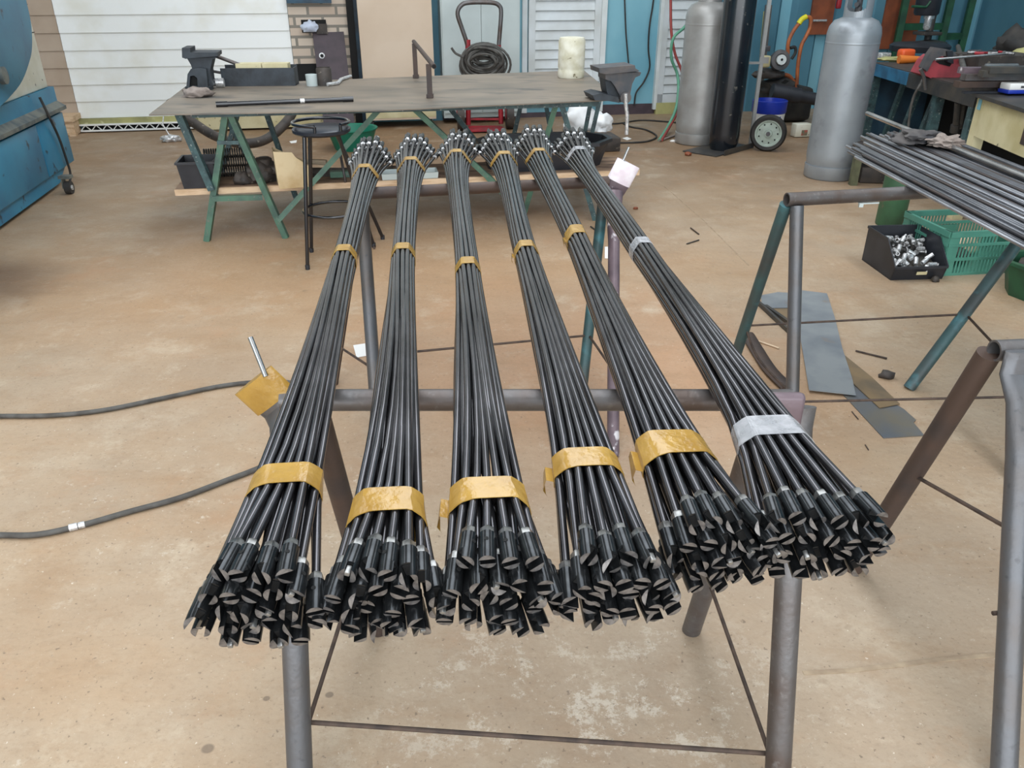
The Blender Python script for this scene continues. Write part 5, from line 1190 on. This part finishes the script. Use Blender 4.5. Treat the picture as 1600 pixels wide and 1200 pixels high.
for k in range(64):
    fx, fy = random.random(), random.random(); x_ = .025 + fx * (bw - .05); y_ = .01 + fy * (bl - .045)
    zt_ = .055 + .075 * min(1, y_ / .2) + random.uniform(-.012, .01)
    o = bpy.data.objects.new('pipe_fitting', fm[random.choice((0, 0, 1, 2))]); C.objects.link(o)
    o.location = bp(x_, y_, zt_); o.rotation_euler = (random.uniform(0, 6), random.uniform(0, 6), random.uniform(0, 6))
    tag(o, 'small zinc pipe fitting in the black parts bin', 'fitting', 'zinc fittings in the black bin')
b = MB(); b.prism([bp(.012, .008, .03), bp(bw - .012, .008, .03), bp(bw - .012, bl - .012, .12), bp(.012, bl - .012, .12)], V((0, 0, .004))); 
tag(b.build('fittings_heap', M['darksteel'], smooth=False), 'lower layers of fittings filling the black parts bin', 'fittings', kind='stuff')
# scrap tub at the right edge
t = thing('scrap_tub', 'dark octagonal tub of scrap at the right edge below the crates', 'tub', P(1610, 470))
sc2 = P(1632, 462); b = MB(Matrix.Translation(sc2) @ Matrix.Rotation(R(20), 4, 'Z'))
b.rings([oct_(.16, .15, 0, .45), oct_(.20, .18, .155, .45), oct_(.215, .195, .16, .45), oct_(.215, .195, .175, .45), oct_(.185, .17, .175, .45), oct_(.15, .14, .03, .45)]); b.build('shell', M['greenframe'], t, smooth=False)
b = MB(); b.bm(blob(sc2 + V((0, 0, .09)), (.17, .15, .06), 71, .35)); b.build('grey_contents', M['grimebox'], t, sm=50)
for k in range(10):
    p = sc2 + V((random.uniform(-.12, .05), random.uniform(-.11, .05), .165)); a = random.uniform(0, 3); d = V((math.cos(a), math.sin(a), 0)) * .02; b = MB(); b.tube([p - d, p + d], .009, 8); tag(b.build('fitting', M['paper']), 'small pale piece lying in the dark scrap tub', 'fitting', 'pale pieces in the scrap tub')

# ---------------------------------------------------------------- scrap steel, cables and bits on the floor
def flat_(label, pts, z, m, name='scrap_sheet', cat='steel sheet', th=.003):
    b = MB(); b.prism([P(u, v, z) for u, v in pts], V((0, 0, th))); return tag(b.build(name, M[m], smooth=False), label, cat)
flat_('dark blued sheet offcut, lowest one on the floor between the right sawhorses', [(1332, 596), (1412, 640), (1431, 657), (1427, 661), (1444, 681), (1380, 685), (1318, 618)], .001, 'scrap_d')
flat_('brownish narrow sheet offcut lying over the dark one', [(1316, 553), (1362, 590), (1406, 632), (1374, 638), (1331, 598)], .006, 'scrap_b')
flat_('broad blue-grey steel sheet on the floor behind the grey sawhorse leg', [(1250, 454), (1292, 459), (1304, 496), (1316, 545), (1332, 594), (1337, 618), (1264, 610), (1255, 555), (1250, 527)], .011, 'scrap')
flat_('pale sheet strip sticking out left of the broad blue-grey sheet', [(1189, 462), (1216, 457), (1252, 460), (1252, 481), (1206, 482), (1190, 474)], .005, 'scrap')
flat_('rusty square offcut beside the pale sheet strip', [(1205, 482), (1228, 480), (1252, 500), (1245, 515), (1232, 506)], .002, 'scrap_b', th=.002)
for lb, pts, w_, h_, m in (('dark angle bar leaning by the teal sawhorse leg, straight', [(1184, 472), (1240, 524)], .012, .02, 'darksteel'), ('second dark straight bar beside the angle bar behind the sawhorse', [(1196, 478), (1245, 512)], .016, .014, 'darksteel')):
    b = MB(); b.bar(P(*pts[0], .012), P(*pts[1], .012), w_, h_); tag(b.build('angle_bar', M[m], smooth=False), lb, 'bar')
b = MB(); b.tube(cr([P(1168, 522, .012), P(1182, 545, .012), P(1203, 577, .012), P(1232, 606, .012)], 6), (.012, .03), 8, ref=(0, 0, 1)); tag(b.build('bent_bar', M['pipe_brown']), 'bent brown flat bar on the floor inside the teal sawhorse', 'bar')
for lb, pts, r_, m, nm in (
    ('pale wooden stick on the floor between the sawhorse legs', [(1185, 533), (1217, 544)], .004, 'chipwood', 'wood_stick'),
    ('thin rusty rod offcut on the floor beyond the sheet offcuts', [(1337, 548), (1386, 560)], .004, 'rust_rod', 'rod_offcut'),
    ('short dark rod offcut on the floor right of the clear-taped bundle', [(1079, 356), (1092, 366)], .004, 'rust_rod', 'rod_offcut'),
    ('short dark drill bit near the other offcut on the open floor', [(1073, 381), (1092, 375)], .004, 'darksteel', 'drill_bit'),
    ('tiny dark rod offcut left of the sheet offcuts', [(1331, 643), (1341, 655)], .002, 'rust_rod', 'rod_offcut'),
    ('tiny dark rod offcut below the sheet offcuts', [(1352, 695), (1357, 703)], .002, 'rust_rod', 'rod_offcut'),
    ('dark flat offcut on the floor behind the leftmost bundle', [(577, 355), (585, 388)], .006, 'rust_rod', 'rod_offcut'),
    ('short black pin on the floor beside the teal sawhorse leg at the back', [(923, 354), (933, 361)], .005, 'darksteel', 'pin'),
    ('thin dark pin on the floor behind the rightmost bundle', [(950, 250), (963, 249)], .004, 'darksteel', 'pin')):
    b = MB(); b.tube([P(*pts[0], r_ + .001), P(*pts[1], r_ + .001)], r_, 8); tag(b.build(nm, M[m]), lb, 'offcut')
for lb, u, v, s_, m in (('dark stone lump on the floor beyond the sheet offcuts', 1385, 590, (.03, .022, .02), 'grimebox'), ('small brown lump on the floor in front of the black gas cylinder', 1075, 243, (.03, .025, .02), 'board'), ('tiny brown lump on the open floor left of the teal sawhorse', 993, 327, (.016, .014, .012), 'board'), ('small clod under the slotted end of the parts bin', 1461, 440, (.02, .015, .02), 'grimebox'), ('small pale lump behind the silver gas cylinder hose ends', 1052, 222, (.03, .02, .015), 'paper')):
    b = MB(); b.bm(blob(P(u, v), s_, u, .4, sub=2)); tag(b.build('stone', M[m], sm=60), lb, 'stone')
flat_('white paper tag on the floor behind the leftmost bundle', [(552, 540), (571, 537), (574, 556), (557, 559)], .001, 'paper', 'paper_tag', 'paper', .002)
flat_('white paper scrap on the floor by the far sawhorse leg', [(945, 386), (955, 386), (955, 404), (945, 404)], .001, 'paper', 'paper_tag', 'paper', .002)
flat_('white dust patch under the vise tommy bar', [(972, 216), (980, 214), (987, 217), (980, 219)], .001, 'paper', 'paper_scrap', 'paper', .001)
flat_('white chip of paper behind the bar stool', [(452, 221), (464, 219), (463, 223), (455, 224)], .001, 'paper', 'paper_scrap', 'paper', .001)
def cable(label, pts, r_, m, name='cable', z=None, cat='cable', n=8):
    b = MB(); b.tube(cr([P(u, v, r_ + .001) if len(q) == 0 else P(u, v, q[0]) for u, v, *q in pts], n), r_, 8); return tag(b.build(name, M[m]), label, cat)
cable('upper grey cable curving across the floor at the left', [(-80, 650), (0, 650), (80, 649), (160, 641), (250, 623), (340, 604), (400, 597), (450, 597), (520, 612)], .0085, 'hose')
t_ = cable('lower grey cable with a silver joint sweeping left across the floor', [(-80, 833), (0, 836), (60, 835), (130, 820), (200, 800), (280, 778), (350, 752), (400, 733), (450, 710), (475, 700)], .0085, 'hose')
b = MB(); p0, p1 = P(108, 825, .010), P(137, 818, .010); b.tube([p0, p0.lerp(p1, .45)], .0105, 10); b.tube([p0.lerp(p1, .5), p0.lerp(p1, .85)], .0098, 10); b.build('silver_joint', M['nut'], t_)
cable('thin dark cable looped on the floor before the blue wall', [(945, 222), (975, 223), (1010, 221), (1026, 213), (1010, 203), (985, 198), (973, 192)], .008, 'rubber')
cable('dark cable lying along the foot of the blue wall', [(930, 193), (965, 193), (1000, 188), (1040, 190), (1070, 193)], .008, 'rubber')
def wcable(label, pts, off, r_, m, name='cable', cat='cable'):
    b = MB(); b.tube(cr([W(pw(u, v, off)[0], off, pw(u, v, off)[1]) for u, v in pts], 8), r_, 8); return tag(b.build(name, M[m]), label, cat)
wcable('straight thin dark cable hanging on the light blue wall', [(973, -50), (976, 0), (978, 50), (982, 98), (984, 125)], .03, .008, 'rubber')
wcable('wavy dark cable hanging on the light blue wall', [(1024, -50), (1021, 0), (1015, 40), (1013, 75), (1015, 105), (1006, 128), (994, 145), (991, 165)], .03, .009, 'rubber')
b = MB(); hp_ = [PL(1098, 0, 8.2), PL(1090, 18, 8.2), PL(1070, 42, 8.15), PL(1052, 60, 8.1), PL(1049, 90, 8.1), PL(1058, 115, 8.1), PL(1060, 140, 8.0), PL(1056, 170, 7.9), PL(1045, 195, 7.8)]
b.tube(cr([PL(1102, -40, 8.2)] + hp_ + [P(1030, 219, .014)], 6), .0145, 8); tag(b.build('gas_hose', M['hosegreen']), 'pale green gas hose hanging in front of the left silver cylinder', 'hose')
b = MB(); b.tube(cr([PL(1048, -40, 8.3), PL(1048, 0, 8.3), PL(1049, 50, 8.25), PL(1055, 85, 8.2), PL(1066, 115, 8.15), PL(1066, 150, 8.0), PL(1058, 175, 7.9), PL(1048, 195, 7.8), P(1034, 219, .014)], 6), .0135, 8); tag(b.build('gas_hose', M['hosered']), 'dull red gas hose hanging beside the pale green one', 'hose')
cable('pale grey hose lying on the floor from the gas hose ends', [(1030, 220), (1045, 215), (1060, 210), (1075, 207)], .011, 'rag_l', 'hose_tail', cat='hose')
# fat flexible hose under the worktable
b = MB(); b.tube(cr([PL(262, 160, 7.3), PL(300, 190, 7.2), PL(335, 212, 7.0), PL(375, 224, 6.8), PL(415, 218, 6.9), PL(448, 190, 7.1), PL(462, 165, 7.3)], 8), .038, 12); tag(b.build('flexible_duct', M['grimebox']), 'fat dark flexible hose sagging below the back of the worktable', 'hose')
p = P(475, 196); b = MB(F(p)); b.box((-.25, -.10, .12), (1.5, .2, .2)); b.box((-.85, -.12, .05), (.06, .06, .12)); tag(b.build('stone_ledge', M['cream2'], smooth=False), 'long pale block behind the worktable in front of the cladded door', 'block')
b = MB(F(P(268, 221))); b.bm(blob((0, 0, 0), (.09, .05, .04), 81, .5)); b.tube([(.0, 0, .04), (-.06, .05, .15), (-.02, .1, .3)], .006, 6); tag(b.build('cable_clamp', M['nut'], sm=60), 'small silver clamp with a wire on the floor behind the left legs', 'clamp')
# raised mortar joints in the slab
def joint(n, pts, w_):
    b = MB(); q = [P(u, v, 0) for u, v in pts]
    for a_, c_ in zip(q, q[1:]): b.bar(a_, c_, w_, .003)
    struct(b.build('trim_%d' % n, M['joint'], smooth=False))
joint(8, [(1255, 1052), (1330, 1048), (1400, 1040), (1480, 1030), (1600, 1020), (1700, 1008)], .012)
joint(9, [(945, 287), (1025, 284), (1040, 293)], .007)
joint(10, [(1030, 284), (1100, 345), (1170, 415)], .006)
